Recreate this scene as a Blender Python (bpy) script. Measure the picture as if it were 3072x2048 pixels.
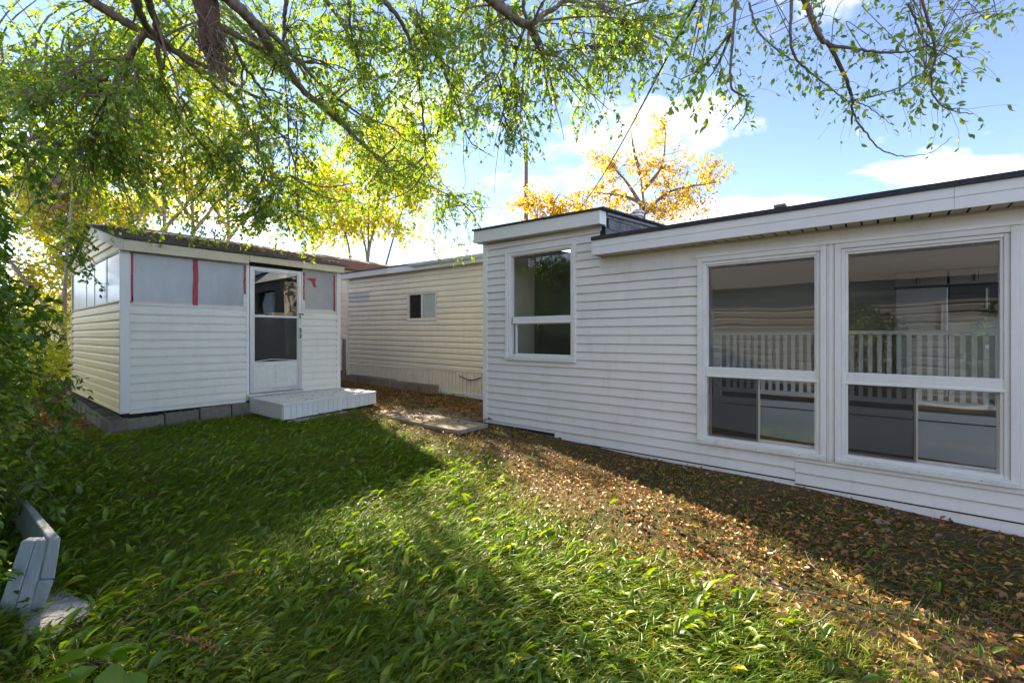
import bpy, bmesh, math, random
import numpy as np
from mathutils import Vector, Matrix

# ------------------------------------------------------------------ scene, camera, light
for o in list(bpy.data.objects): bpy.data.objects.remove(o)
scn = bpy.context.scene
COL = scn.collection
rng = np.random.default_rng(7)
random.seed(7)

TH = math.radians(50.7554)           # camera heading, from +Y towards +X
F = 1365.0; HZ = 1007.0; CH = 1.25   # focal length in photo pixels, horizon row, camera height
cam_d = bpy.data.cameras.new("camera")
cam = bpy.data.objects.new("camera", cam_d); COL.objects.link(cam)
cam.location = (0, 0, CH); cam.rotation_euler = (math.pi/2, 0, -TH)
cam_d.sensor_width = 36.0; cam_d.lens = 36.0*F/3072.0
cam_d.shift_y = -17.0/3072.0
cam_d.clip_start = 0.05; cam_d.clip_end = 2000.0
scn.camera = cam

SUN_AZ = math.radians(17.2); SUN_EL = math.radians(30.5)
world = bpy.data.worlds.new("World"); scn.world = world
world.use_nodes = True
wt = world.node_tree; wt.nodes.clear()
def wn(t, **k):
    n = wt.nodes.new(t)
    for a, b in k.items(): setattr(n, a, b)
    return n
sky = wn('ShaderNodeTexSky', sky_type='NISHITA', sun_disc=False)
sky.sun_elevation = SUN_EL; sky.sun_rotation = SUN_AZ
sky.air_density = 0.36; sky.dust_density = 0.0; sky.ozone_density = 0.35; sky.altitude = 600
# broken cumulus over the whole dome, denser towards the horizon
tc = wn('ShaderNodeTexCoord')
sep = wn('ShaderNodeSeparateXYZ'); wt.links.new(tc.outputs['Generated'], sep.inputs[0])
zz = wn('ShaderNodeMath', operation='ADD'); zz.inputs[1].default_value = 0.30
wt.links.new(sep.outputs['Z'], zz.inputs[0])
dv = wn('ShaderNodeVectorMath', operation='DIVIDE')
cmb = wn('ShaderNodeCombineXYZ')
for i in range(3): wt.links.new(zz.outputs[0], cmb.inputs[i])
wt.links.new(tc.outputs['Generated'], dv.inputs[0]); wt.links.new(cmb.outputs[0], dv.inputs[1])
off = wn('ShaderNodeVectorMath', operation='ADD'); off.inputs[1].default_value = (3.1, 1.7, 0.0)
wt.links.new(dv.outputs[0], off.inputs[0])
nz = wn('ShaderNodeTexNoise'); nz.inputs['Scale'].default_value = 1.9; nz.inputs['Detail'].default_value = 9
nz.inputs['Roughness'].default_value = 0.56; nz.inputs['Distortion'].default_value = 0.25
wt.links.new(off.outputs[0], nz.inputs['Vector'])
hb = wn('ShaderNodeMapRange'); hb.inputs['From Min'].default_value = 0.02; hb.inputs['From Max'].default_value = 0.42
hb.inputs['To Min'].default_value = 0.07; hb.inputs['To Max'].default_value = 0.005
wt.links.new(sep.outputs['Z'], hb.inputs['Value'])
cs = wn('ShaderNodeMath', operation='ADD'); wt.links.new(nz.outputs['Fac'], cs.inputs[0]); wt.links.new(hb.outputs[0], cs.inputs[1])
cm = wn('ShaderNodeMapRange', interpolation_type='SMOOTHSTEP'); cm.inputs['From Min'].default_value = 0.52; cm.inputs['From Max'].default_value = 0.70
wt.links.new(cs.outputs[0], cm.inputs['Value'])
cf = wn('ShaderNodeMath', operation='MULTIPLY'); cf.inputs[1].default_value = 0.94
wt.links.new(cm.outputs[0], cf.inputs[0])
cn = wn('ShaderNodeMapRange'); cn.inputs['From Min'].default_value = 0.55; cn.inputs['From Max'].default_value = 0.80
cn.inputs['To Min'].default_value = 6.4; cn.inputs['To Max'].default_value = 4.4
wt.links.new(cs.outputs[0], cn.inputs['Value'])
ccol = wn('ShaderNodeMixRGB', blend_type='MULTIPLY'); ccol.inputs['Fac'].default_value = 1.0; ccol.inputs['Color2'].default_value = (1.0, 0.99, 0.98, 1)
wt.links.new(cn.outputs[0], ccol.inputs['Color1'])
mixc = wn('ShaderNodeMixRGB'); wt.links.new(ccol.outputs[0], mixc.inputs['Color2'])
wt.links.new(cf.outputs[0], mixc.inputs['Fac']); wt.links.new(sky.outputs[0], mixc.inputs['Color1'])
bg = wn('ShaderNodeBackground'); bg.inputs['Strength'].default_value = 0.15
wo = wn('ShaderNodeOutputWorld')
wt.links.new(mixc.outputs[0], bg.inputs[0]); wt.links.new(bg.outputs[0], wo.inputs[0])

sd = bpy.data.lights.new("sun", 'SUN'); sd.energy = 4.8; sd.angle = math.radians(0.53); sd.color = (1.0, 0.90, 0.74)
sun = bpy.data.objects.new("sun", sd); COL.objects.link(sun)
SV = Vector((math.sin(SUN_AZ)*math.cos(SUN_EL), math.cos(SUN_AZ)*math.cos(SUN_EL), math.sin(SUN_EL)))
sun.rotation_euler = SV.to_track_quat('Z', 'Y').to_euler(); sun.location = (0, 0, 30)

vs = scn.view_settings
vs.view_transform = 'Standard'; vs.look = 'None'; vs.gamma = 1.0; vs.exposure = 2.2; vs.use_curve_mapping = False
vs.use_white_balance = True; vs.white_balance_temperature = 7150; vs.white_balance_tint = 12   # camera white balance set for open shade
scn.render.engine = 'CYCLES'
scn.cycles.max_bounces = 8; scn.cycles.transparent_max_bounces = 12
scn.cycles.diffuse_bounces = 5; scn.cycles.glossy_bounces = 4; scn.cycles.transmission_bounces = 6

# ------------------------------------------------------------------ picture <-> place
fw = np.array([math.sin(TH), math.cos(TH), 0]); rt = np.array([math.cos(TH), -math.sin(TH), 0])
CAM = np.array([0, 0, CH])
def ray(x, y): return fw + rt*(x-1536)/F + np.array([0, 0, 1.0])*(HZ-y)/F
def at(x, y, Z): return CAM + ray(x, y)*Z
def atd(x, y, Z): return at(x*1.3061, y*1.3061, Z)
def proj(p):
    d = np.asarray(p) - CAM
    Z = d @ fw
    return 1536 + F*(d @ rt)/Z, HZ - F*d[..., 2]/Z, Z
def ground(x, y):
    y2 = np.where(y < 6.5, y, 6.5 + (y-6.5)*0.35)
    y2 = np.clip(y2, -6, 9)
    x2 = np.clip(x, -3, 7)
    b = 0.033*(y2-4.4) - 0.02*(4.8-x2) - 0.012
    return b + 0.012*np.sin(x*2.1+0.6*y) * np.cos(y*1.7-0.8*x) + 0.007*np.sin(5.1*x+2.2*y)
def gz(x, y): return float(ground(np.float64(x), np.float64(y)))
def ong(x, y):                       # photo pixel -> point on the ground
    z = -0.1
    for _ in range(6):
        d = ray(x, y); t = (z-CH)/d[2]; p = CAM + d*t; z = gz(p[0], p[1])
    return np.array([p[0], p[1], z])

# ------------------------------------------------------------------ object helpers
OFF = {}
def thing(name, label, cat, loc=(0, 0, 0), group=None):
    o = bpy.data.objects.new(name, None); COL.objects.link(o)
    o.location = loc; o.empty_display_size = 0.2
    o['label'] = label; o['category'] = cat
    if group: o['group'] = group
    OFF[o.name] = np.array(loc, float)
    return o
def tag(o, label, cat, group=None, kind=None):
    o['label'] = label; o['category'] = cat
    if group: o['group'] = group
    if kind: o['kind'] = kind
    return o
def finish(name, me, mat, parent=None, smooth=False, kind=None):
    me.materials.append(mat)
    if smooth: me.polygons.foreach_set('use_smooth', [True]*len(me.polygons))
    o = bpy.data.objects.new(name, me); COL.objects.link(o)
    if parent is not None:
        o.parent = parent; OFF[o.name] = OFF[parent.name]
    else: OFF[o.name] = np.zeros(3)
    if kind: o['kind'] = kind
    return o
def part(name, vf, mat, parent=None, smooth=False, bevel=0.0, loc=None, kind=None):
    """vf = (verts, faces) in place coordinates; origin goes to the thing's base"""
    v, f = vf
    v = np.asarray(v, float)
    org = OFF[parent.name] if parent is not None else (np.zeros(3) if loc is None else np.array(loc, float))
    me = bpy.data.meshes.new(name)
    me.from_pydata((v-org).tolist(), [], f)
    bm = bmesh.new(); bm.from_mesh(me)
    bmesh.ops.recalc_face_normals(bm, faces=bm.faces)
    if bevel > 0:
        es = [e for e in bm.edges if len(e.link_faces) == 2 and e.calc_face_angle(0) > 0.6]
        bmesh.ops.bevel(bm, geom=es, offset=bevel, segments=1, affect='EDGES', clamp_overlap=True)
    bm.to_mesh(me); bm.free()
    o = finish(name, me, mat, parent, smooth, kind)
    if parent is None and loc is not None: o.location = loc; OFF[o.name] = org
    return o
def join(*vfs):
    V = []; Fc = []; n = 0
    for v, f in vfs:
        V.append(np.asarray(v, float)); Fc += [[i+n for i in p] for p in f]; n += len(v)
    return np.concatenate(V), Fc
def box(x0, x1, y0, y1, z0, z1):
    v = [(x, y, z) for z in (z0, z1) for y in (y0, y1) for x in (x0, x1)]
    return v, [[0, 2, 3, 1], [4, 5, 7, 6], [0, 1, 5, 4], [2, 6, 7, 3], [0, 4, 6, 2], [1, 3, 7, 5]]
def hexa(b, t):                      # four bottom points, four top points
    return list(b)+list(t), [[3, 2, 1, 0], [4, 5, 6, 7], [0, 1, 5, 4], [1, 2, 6, 5], [2, 3, 7, 6], [3, 0, 4, 7]]
def prism(poly, fn, s0, s1):         # polygon of (out, z) pulled from s0 to s1
    n = len(poly)
    v = [fn(s0, a, b) for a, b in poly]+[fn(s1, a, b) for a, b in poly]
    f = [list(range(n))[::-1], list(range(n, 2*n))]+[[i, (i+1) % n, (i+1) % n+n, i+n] for i in range(n)]
    return v, f
def tube(pts, rad, sides=6, cap=True):
    pts = np.asarray(pts, float); n = len(pts)
    rad = np.broadcast_to(np.asarray(rad, float), (n,))
    t = np.gradient(pts, axis=0); t /= np.linalg.norm(t, axis=1)[:, None]+1e-9
    up = np.array([0, 0, 1.0]) if abs(t[0, 2]) < 0.9 else np.array([1.0, 0, 0])
    u = np.cross(t, up); u /= np.linalg.norm(u, axis=1)[:, None]+1e-9
    w = np.cross(t, u)
    a = np.arange(sides)*2*math.pi/sides
    v = pts[:, None]+rad[:, None, None]*(u[:, None]*np.cos(a)[None, :, None]+w[:, None]*np.sin(a)[None, :, None])
    f = []
    for i in range(n-1):
        for k in range(sides):
            k2 = (k+1) % sides
            f.append([i*sides+k, i*sides+k2, (i+1)*sides+k2, (i+1)*sides+k])
    if cap: f += [list(range(sides))[::-1], list(range((n-1)*sides, n*sides))]
    return v.reshape(-1, 3), f
def smooth_path(pts, n=24):          # Catmull-Rom
    p = np.asarray(pts, float); p = np.vstack([2*p[0]-p[1], p, 2*p[-1]-p[-2]])
    out = []; m = len(p)-3
    for i in range(m):
        k = max(2, n//m)
        for t in np.linspace(0, 1, k, endpoint=False):
            a, b, c, d = p[i:i+4]
            out.append(0.5*((2*b)+(c-a)*t+(2*a-5*b+4*c-d)*t*t+(3*b-a-3*c+d)*t**3))
    out.append(p[-2])
    return np.array(out)
def np_mesh(name, V, loops, starts, totals, rnd=None):
    me = bpy.data.meshes.new(name)
    me.vertices.add(len(V)); me.vertices.foreach_set('co', V.astype(np.float32).ravel())
    me.loops.add(len(loops)); me.loops.foreach_set('vertex_index', loops.astype(np.int32))
    me.polygons.add(len(starts)); me.polygons.foreach_set('loop_start', starts.astype(np.int32))
    me.polygons.foreach_set('loop_total', totals.astype(np.int32))
    if rnd is not None:
        a = me.attributes.new('rnd', 'FLOAT', 'POINT'); a.data.foreach_set('value', rnd.astype(np.float32))
    me.update(calc_edges=True)
    return me
# leaf templates: (along, across, up) and faces
LEAF6 = (np.array([(0, 0, 0), (.32, .5, .12), (.32, -.5, .12), (.68, .40, .10), (.68, -.40, .10), (1, 0, -.06)]),
         [[0, 2, 1], [1, 2, 4, 3], [3, 4, 5]])
LEAF9 = (np.array([(0, 0, 0), (.22, .34, .10), (.22, 0, 0), (.22, -.34, .10), (.55, .5, .13), (.55, 0, 0), (.55, -.5, .13),
                   (.82, .30, .02), (.82, 0, -.08), (.82, -.30, .02), (1, 0, -.20)]),
         [[0, 2, 1], [0, 3, 2], [1, 2, 5, 4], [2, 3, 6, 5], [4, 5, 8, 7], [5, 6, 9, 8], [7, 8, 10], [8, 9, 10]])
BLADE = (np.array([(0, .5, 0), (0, -.5, 0), (.40, .42, .16), (.40, -.42, .16), (.78, .25, .14), (.78, -.25, .14), (1, 0, .0)]),
         [[0, 1, 3, 2], [2, 3, 5, 4], [4, 5, 6]])
CURL = (np.array([(0, 0, 0), (.3, .5, .42), (.3, 0, .05), (.3, -.5, .36), (.7, .42, .46), (.7, 0, .12), (.7, -.42, .30), (1, 0, .38)]),
        [[0, 2, 1], [0, 3, 2], [1, 2, 5, 4], [2, 3, 6, 5], [4, 5, 7], [5, 6, 7]])
def leaf_mesh(name, tmpl, P, D, N, L, W, rnd, sag=None):
    T, Fc = tmpl
    D = D/(np.linalg.norm(D, axis=1)[:, None]+1e-9)
    S = np.cross(N, D); S /= np.linalg.norm(S, axis=1)[:, None]+1e-9
    N = np.cross(D, S)
    n = len(P); k = len(T)
    up = T[None, :, 2]*(L if sag is None else L*sag)[:, None]
    V = P[:, None]+D[:, None]*(T[None, :, 0, None]*L[:, None, None])+S[:, None]*(T[None, :, 1, None]*W[:, None, None])+N[:, None]*up[..., None]
    fl = np.concatenate([np.array(f) for f in Fc]); ft = np.array([len(f) for f in Fc])
    loops = (np.arange(n)[:, None]*k+fl[None]).ravel()
    tot = np.tile(ft, n); st = np.concatenate([[0], np.cumsum(tot)[:-1]])
    return np_mesh(name, V.reshape(-1, 3), loops, st, tot, np.repeat(rnd, k))
def unit(v): return v/(np.linalg.norm(v, axis=-1, keepdims=True)+1e-9)
def rdir(n): return unit(rng.normal(size=(n, 3)))

# ------------------------------------------------------------------ materials
def nodes_of(m):
    m.use_nodes = True
    nt = m.node_tree; nt.nodes.clear()
    return nt
def mat(name, col, rough=0.6, var=0.10, scale=3.0, bump=0.0, bscale=60.0, spec=0.4, metal=0.0, col2=None, grime=0.0,
        stretch=(1, 1, 1), island=False):
    m = bpy.data.materials.new(name); nt = nodes_of(m); N = nt.nodes; Lk = nt.links
    out = N.new('ShaderNodeOutputMaterial'); p = N.new('ShaderNodeBsdfPrincipled')
    Lk.new(p.outputs[0], out.inputs[0])
    p.inputs['Roughness'].default_value = rough; p.inputs['Metallic'].default_value = metal
    p.inputs['Specular IOR Level'].default_value = spec
    tcn = N.new('ShaderNodeTexCoord'); mp = N.new('ShaderNodeMapping'); mp.inputs['Scale'].default_value = stretch
    Lk.new(tcn.outputs['Object'], mp.inputs[0])
    n1 = N.new('ShaderNodeTexNoise'); n1.inputs['Scale'].default_value = scale; n1.inputs['Detail'].default_value = 6; n1.inputs['Roughness'].default_value = .62
    Lk.new(mp.outputs[0], n1.inputs['Vector'])
    r = N.new('ShaderNodeMapRange'); r.inputs['From Min'].default_value = .28; r.inputs['From Max'].default_value = .72
    Lk.new(n1.outputs['Fac'], r.inputs['Value'])
    c = np.array(col)
    mx = N.new('ShaderNodeMixRGB')
    lo = c*(1-var) if col2 is None else np.array(col2); hi = np.minimum(c*(1+var), 1)
    mx.inputs['Color1'].default_value = (*lo, 1); mx.inputs['Color2'].default_value = (*hi, 1)
    Lk.new(r.outputs[0], mx.inputs['Fac'])
    cur = mx.outputs[0]
    if island:
        oi = N.new('ShaderNodeObjectInfo'); hs = N.new('ShaderNodeHueSaturation')
        rr = N.new('ShaderNodeMapRange'); rr.inputs['To Min'].default_value = .78; rr.inputs['To Max'].default_value = 1.16
        Lk.new(oi.outputs['Random'], rr.inputs['Value']); Lk.new(rr.outputs[0], hs.inputs['Value']); Lk.new(cur, hs.inputs['Color'])
        cur = hs.outputs[0]
    if grime > 0:
        n3 = N.new('ShaderNodeTexNoise'); n3.inputs['Scale'].default_value = 7.0; n3.inputs['Detail'].default_value = 8; n3.inputs['Roughness'].default_value = .75
        mp3 = N.new('ShaderNodeMapping'); mp3.inputs['Scale'].default_value = (1.2, 1.2, .35)
        Lk.new(tcn.outputs['Object'], mp3.inputs[0]); Lk.new(mp3.outputs[0], n3.inputs['Vector'])
        r3 = N.new('ShaderNodeMapRange'); r3.inputs['From Min'].default_value = .50; r3.inputs['From Max'].default_value = .80; r3.inputs['To Max'].default_value = grime
        Lk.new(n3.outputs['Fac'], r3.inputs['Value'])
        mg = N.new('ShaderNodeMixRGB'); mg.inputs['Color2'].default_value = (.20, .19, .14, 1)
        Lk.new(r3.outputs[0], mg.inputs['Fac']); Lk.new(cur, mg.inputs['Color1']); cur = mg.outputs[0]
    Lk.new(cur, p.inputs['Base Color'])
    if bump > 0:
        n2 = N.new('ShaderNodeTexNoise'); n2.inputs['Scale'].default_value = bscale; n2.inputs['Detail'].default_value = 5
        Lk.new(mp.outputs[0], n2.inputs['Vector'])
        b = N.new('ShaderNodeBump'); b.inputs['Strength'].default_value = bump; b.inputs['Distance'].default_value = .01
        Lk.new(n2.outputs['Fac'], b.inputs['Height']); Lk.new(b.outputs[0], p.inputs['Normal'])
    return m
def leafmat(name, stops, trans=0.5, tint=(1.9, 1.8, .8), gloss=.06):
    """leaf colour from the per-leaf 'rnd' value; thin leaves let light through"""
    m = bpy.data.materials.new(name); nt = nodes_of(m); N = nt.nodes; Lk = nt.links
    out = N.new('ShaderNodeOutputMaterial')
    a = N.new('ShaderNodeAttribute'); a.attribute_name = 'rnd'
    cr = N.new('ShaderNodeValToRGB'); el = cr.color_ramp.elements
    while len(el) < len(stops): el.new(.5)
    for e, (p, c) in zip(el, stops): e.position = p; e.color = (*c, 1)
    Lk.new(a.outputs['Fac'], cr.inputs[0])
    d = N.new('ShaderNodeBsdfDiffuse'); t = N.new('ShaderNodeBsdfTranslucent'); g = N.new('ShaderNodeBsdfGlossy'); g.inputs['Roughness'].default_value = .42
    g.inputs['Color'].default_value = (.9, .9, .9, 1)
    mt = N.new('ShaderNodeMixRGB'); mt.blend_type = 'MULTIPLY'; mt.inputs['Fac'].default_value = 1; mt.inputs['Color2'].default_value = (*tint, 1)
    Lk.new(cr.outputs[0], d.inputs[0]); Lk.new(cr.outputs[0], mt.inputs['Color1']); Lk.new(mt.outputs[0], t.inputs[0])
    m1 = N.new('ShaderNodeMixShader'); m1.inputs[0].default_value = trans
    Lk.new(d.outputs[0], m1.inputs[1]); Lk.new(t.outputs[0], m1.inputs[2])
    m2 = N.new('ShaderNodeMixShader'); m2.inputs[0].default_value = gloss
    Lk.new(m1.outputs[0], m2.inputs[1]); Lk.new(g.outputs[0], m2.inputs[2])
    Lk.new(m2.outputs[0], out.inputs[0])
    return m
def glassmat(name, tint=(.945, .965, .955), rough=0.0, ior=1.5, boost=1.0):
    m = bpy.data.materials.new(name); nt = nodes_of(m); N = nt.nodes; Lk = nt.links
    out = N.new('ShaderNodeOutputMaterial'); tr = N.new('ShaderNodeBsdfTransparent'); tr.inputs[0].default_value = (*tint, 1)
    g = N.new('ShaderNodeBsdfGlossy'); g.inputs['Roughness'].default_value = rough
    fr = N.new('ShaderNodeFresnel'); fr.inputs['IOR'].default_value = ior
    tcn = N.new('ShaderNodeTexCoord'); n2 = N.new('ShaderNodeTexNoise'); n2.inputs['Scale'].default_value = 2.2; n2.inputs['Detail'].default_value = 1
    b = N.new('ShaderNodeBump'); b.inputs['Strength'].default_value = .035; b.inputs['Distance'].default_value = .05
    Lk.new(tcn.outputs['Object'], n2.inputs['Vector']); Lk.new(n2.outputs['Fac'], b.inputs['Height']); Lk.new(b.outputs[0], g.inputs['Normal'])
    ml = N.new('ShaderNodeMath'); ml.operation = 'MULTIPLY'; ml.use_clamp = True
    ge = N.new('ShaderNodeNewGeometry'); fm = N.new('ShaderNodeMapRange')      # the thin pane reflects at its outer face
    fm.inputs['To Min'].default_value = boost; fm.inputs['To Max'].default_value = 0.0
    Lk.new(ge.outputs['Backfacing'], fm.inputs['Value'])
    Lk.new(fr.outputs[0], ml.inputs[0]); Lk.new(fm.outputs[0], ml.inputs[1])
    mx = N.new('ShaderNodeMixShader'); Lk.new(ml.outputs[0], mx.inputs[0]); Lk.new(tr.outputs[0], mx.inputs[1]); Lk.new(g.outputs[0], mx.inputs[2])
    Lk.new(mx.outputs[0], out.inputs[0])
    return m
M = {}
M['vinyl'] = mat('vinyl_white', (.70, .69, .67), .5, .06, .9, .12, 6, grime=.24)
M['cream'] = mat('vinyl_cream', (.90, .80, .63), .5, .05, 1.2, .05, 40, grime=.18)
M['patch'] = mat('vinyl_patch', (.62, .59, .56), .55, .04, 1.2, .05, 40, grime=.15)
M['greyhome'] = mat('vinyl_grey', (.27, .26, .23), .6, .1, 1.5, grime=.3)
M['shedv'] = mat('vinyl_shed', (.76, .74, .66), .5, .04, 1.6, .05, 40, grime=.22)
M['shed_bounce'] = mat('vinyl_shed_bounce_tint', (.90, .74, .40), .5, .05, 1.6, .05, 40, grime=.2)  # yellow bounce light from the foliage put into the end wall's colour
M['trim'] = mat('trim_white', (.74, .74, .72), .42, .04, 2.5, .06, 25, grime=.14)
M['wood'] = mat('painted_wood', (.72, .72, .71), .5, .05, 5, .25, 30, grime=.22, stretch=(.3, .3, 1))
M['sill'] = mat('sill_paint', (.67, .67, .65), .55, .06, 9, .35, 60, grime=.40)
M['shedwood'] = mat('cream_painted_wood', (.66, .59, .44), .6, .08, 4, .3, 40, grime=.40)
M['metal'] = mat('fascia_metal', (.69, .70, .70), .38, .03, 2, .03, 8, grime=.08)
M['soffit'] = mat('soffit_metal', (.50, .47, .40), .5, .05, 3, .03, 20, grime=.15)
M['bitumen'] = mat('dark_roofing', (.045, .045, .055), .9, .3, 20, .5, 300)
M['shingle'] = mat('shingle', (.15, .135, .125), .95, .3, 30, .6, 350, col2=(.085, .08, .075), island=True)
M['gshingle'] = mat('grey_shingle', (.20, .195, .195), .95, .2, 30, .6, 350, col2=(.12, .12, .12), island=True)
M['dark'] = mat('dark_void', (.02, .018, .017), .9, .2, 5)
M['found'] = mat('grey_flashing', (.17, .17, .18), .6, .3, 6, .3, 40, grime=.3)
M['intw'] = mat('interior_white', (.80, .80, .78), .5, .03, 2)
M['intg'] = mat('interior_grey', (.62, .60, .56), .7, .04, 2)
M['entry'] = mat('entry_room_shade', (.10, .105, .09), .8, .1, 2)  # dark colour stands in for the dim room behind the entry window
M['intf'] = mat('interior_floor', (.16, .13, .11), .5, .2, 4)
M['cabinet'] = mat('cabinet_grey', (.30, .29, .28), .5, .05, 3)
M['fridge'] = mat('fridge_white', (.36, .37, .37), .3, .02, 2)
M['black'] = mat('black_plastic', (.02, .02, .022), .35, .1, 5)
M['alu'] = mat('aluminium', (.55, .55, .53), .42, .08, 6, .08, 30, metal=.55, grime=.25)
M['alu_d'] = mat('bronze_frame', (.17, .15, .135), .4, .1, 6, metal=.4)
M['kick'] = mat('kick_panel', (.66, .66, .61), .45, .10, 4, .3, 6, grime=.45)
M['sheet'] = mat('plastic_sheet', (.36, .37, .385), .24, .22, 1.3, .35, 2.2, grime=.34, spec=.5, stretch=(1, 1, .5))
M['sheet2'] = mat('side_plastic_sheet', (.52, .51, .41), .3, .14, 2.0, .08, 6, grime=.25, spec=.5)
M['tape'] = mat('red_tape', (.42, .028, .05), .45, .18, 9, .3, 30)
M['block'] = mat('concrete_block', (.20, .18, .145), .95, .25, 14, .8, 160, grime=.35, island=True)
M['blockb'] = mat('brown_block', (.36, .275, .20), .95, .25, 14, .8, 160, grime=.35, island=True)
M['slab'] = mat('concrete_slab', (.30, .25, .195), .95, .22, 7, .7, 120, grime=.45, island=True)
M['stone'] = mat('stone', (.24, .21, .17), .9, .3, 20, .6, 60)
M['bark'] = mat('bark', (.17, .135, .11), .95, .45, 14, 1.0, 60, stretch=(1, 1, .4))
M['burl'] = mat('burl_bark', (.095, .062, .045), 1, .6, 18, 1.0, 90, stretch=(1, 1, .3))
M['barkl'] = mat('pale_bark', (.26, .215, .17), .95, .35, 10, .8, 60)
M['twig'] = mat('dry_twig', (.20, .155, .12), .9, .3, 20)
M['fencew'] = mat('white_fence', (.55, .54, .52), .8, .2, 8, .3, 30, grime=.4)
M['oldwood'] = mat('weathered_wood', (.22, .18, .14), .9, .3, 12, .5, 40)
M['tanhouse'] = mat('tan_siding', (.62, .53, .40), .7, .08, 4)
M['brownf'] = mat('brown_fascia', (.20, .09, .055), .7, .2, 6)
M['paintdrip'] = mat('old_white_paint', (.48, .49, .52), .8, .3, 22, .6, 60, col2=(.16, .15, .15), grime=.4)
M['timber'] = mat('blue_white_timber', (.30, .35, .37), .65, .18, 11, .6, 45, grime=.45, stretch=(1, 1, .35))
M['cable'] = mat('black_cable', (.02, .02, .02), .6, .1, 5)
M['pole'] = mat('pole_wood', (.16, .125, .10), .9, .25, 8, .4, 30)
M['glass'] = glassmat('window_glass', boost=2.3)
M['dglass'] = glassmat('storm_glass', (.88, .90, .89), 0.0, 1.5, 1.7)
M['screen'] = mat('insect_screen', (.05, .05, .052), .7, .1, 5)
def screenmat(g=.047, k=.42):
    m = bpy.data.materials.new('screen_mesh'); nt = nodes_of(m); N = nt.nodes; Lk = nt.links
    out = N.new('ShaderNodeOutputMaterial'); tr = N.new('ShaderNodeBsdfTransparent'); d = N.new('ShaderNodeBsdfDiffuse')
    d.inputs[0].default_value = (g*1.05, g, g*.95, 1); mx = N.new('ShaderNodeMixShader'); mx.inputs[0].default_value = k
    Lk.new(tr.outputs[0], mx.inputs[1]); Lk.new(d.outputs[0], mx.inputs[2]); Lk.new(mx.outputs[0], out.inputs[0]); return m
M['mesh'] = screenmat()
M['mesh2'] = screenmat(.085, .5)
M['leaf'] = leafmat('tree_leaf', [(0, (.07, .15, .010)), (.45, (.145, .25, .014)), (.80, (.25, .34, .016)), (.92, (.50, .44, .02)), (1, (.50, .32, .03))], .62)
M['yleaf'] = leafmat('yellow_leaf', [(0, (.28, .37, .015)), (.40, (.48, .50, .018)), (.80, (.66, .58, .02)), (1, (.62, .42, .03))], .62, (1.5, 1.45, .5))
M['oleaf'] = leafmat('orange_leaf', [(0, (.32, .17, .05)), (.3, (.50, .29, .045)), (.6, (.66, .48, .03)), (1, (.74, .60, .03))], .6, (1.45, 1.4, .5))
M['hleaf'] = leafmat('hedge_leaf', [(0, (.05, .115, .010)), (.6, (.125, .235, .016)), (.93, (.23, .34, .02)), (1, (.38, .35, .03))], .48, (1.4, 1.4, .6), .045)
M['grass'] = leafmat('grass_blade', [(0, (.075, .15, .006)), (.45, (.14, .235, .009)), (.75, (.23, .26, .018)), (1, (.42, .33, .075))], .42, (1.4, 1.4, .5), .02)
M['weed'] = leafmat('weed_leaf', [(0, (.075, .165, .008)), (.55, (.15, .275, .010)), (.88, (.24, .35, .014)), (1, (.36, .36, .03))], .45, (1.6, 1.5, .5), .045)
M['litter'] = leafmat('dry_leaf', [(0, (.11, .06, .025)), (.40, (.25, .12, .036)), (.70, (.44, .185, .045)), (.88, (.54, .31, .075)), (1, (.56, .45, .08))], .2, (1.1, 1, .7), .06)

# ------------------------------------------------------------------ ground
def soilmat():
    m = bpy.data.materials.new('soil'); nt = nodes_of(m); N = nt.nodes; Lk = nt.links
    out = N.new('ShaderNodeOutputMaterial'); p = N.new('ShaderNodeBsdfPrincipled'); p.inputs['Roughness'].default_value = .95; p.inputs['Specular IOR Level'].default_value = .15
    Lk.new(p.outputs[0], out.inputs[0])
    tcn = N.new('ShaderNodeTexCoord')
    a = N.new('ShaderNodeTexNoise'); a.inputs['Scale'].default_value = 1.6; a.inputs['Detail'].default_value = 7; Lk.new(tcn.outputs['Object'], a.inputs[0])
    b = N.new('ShaderNodeTexNoise'); b.inputs['Scale'].default_value = 55; b.inputs['Detail'].default_value = 6; b.inputs['Roughness'].default_value = .7; Lk.new(tcn.outputs['Object'], b.inputs[0])
    cr = N.new('ShaderNodeValToRGB'); e = cr.color_ramp.elements
    e[0].position = .3; e[0].color = (.065, .043, .026, 1); e[1].position = .7; e[1].color = (.18, .125, .075, 1)
    Lk.new(b.outputs['Fac'], cr.inputs[0])
    mx = N.new('ShaderNodeMixRGB'); mx.inputs['Color2'].default_value = (.045, .06, .018, 1)
    r = N.new('ShaderNodeMapRange'); r.inputs['From Min'].default_value = .45; r.inputs['From Max'].default_value = .62; r.inputs['To Max'].default_value = .7
    Lk.new(a.outputs['Fac'], r.inputs[0]); Lk.new(r.outputs[0], mx.inputs['Fac']); Lk.new(cr.outputs[0], mx.inputs['Color1'])
    Lk.new(mx.outputs[0], p.inputs['Base Color'])
    bp = N.new('ShaderNodeBump'); bp.inputs['Strength'].default_value = .9; bp.inputs['Distance'].default_value = .02
    Lk.new(b.outputs['Fac'], bp.inputs['Height']); Lk.new(bp.outputs[0], p.inputs['Normal'])
    return m
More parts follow.
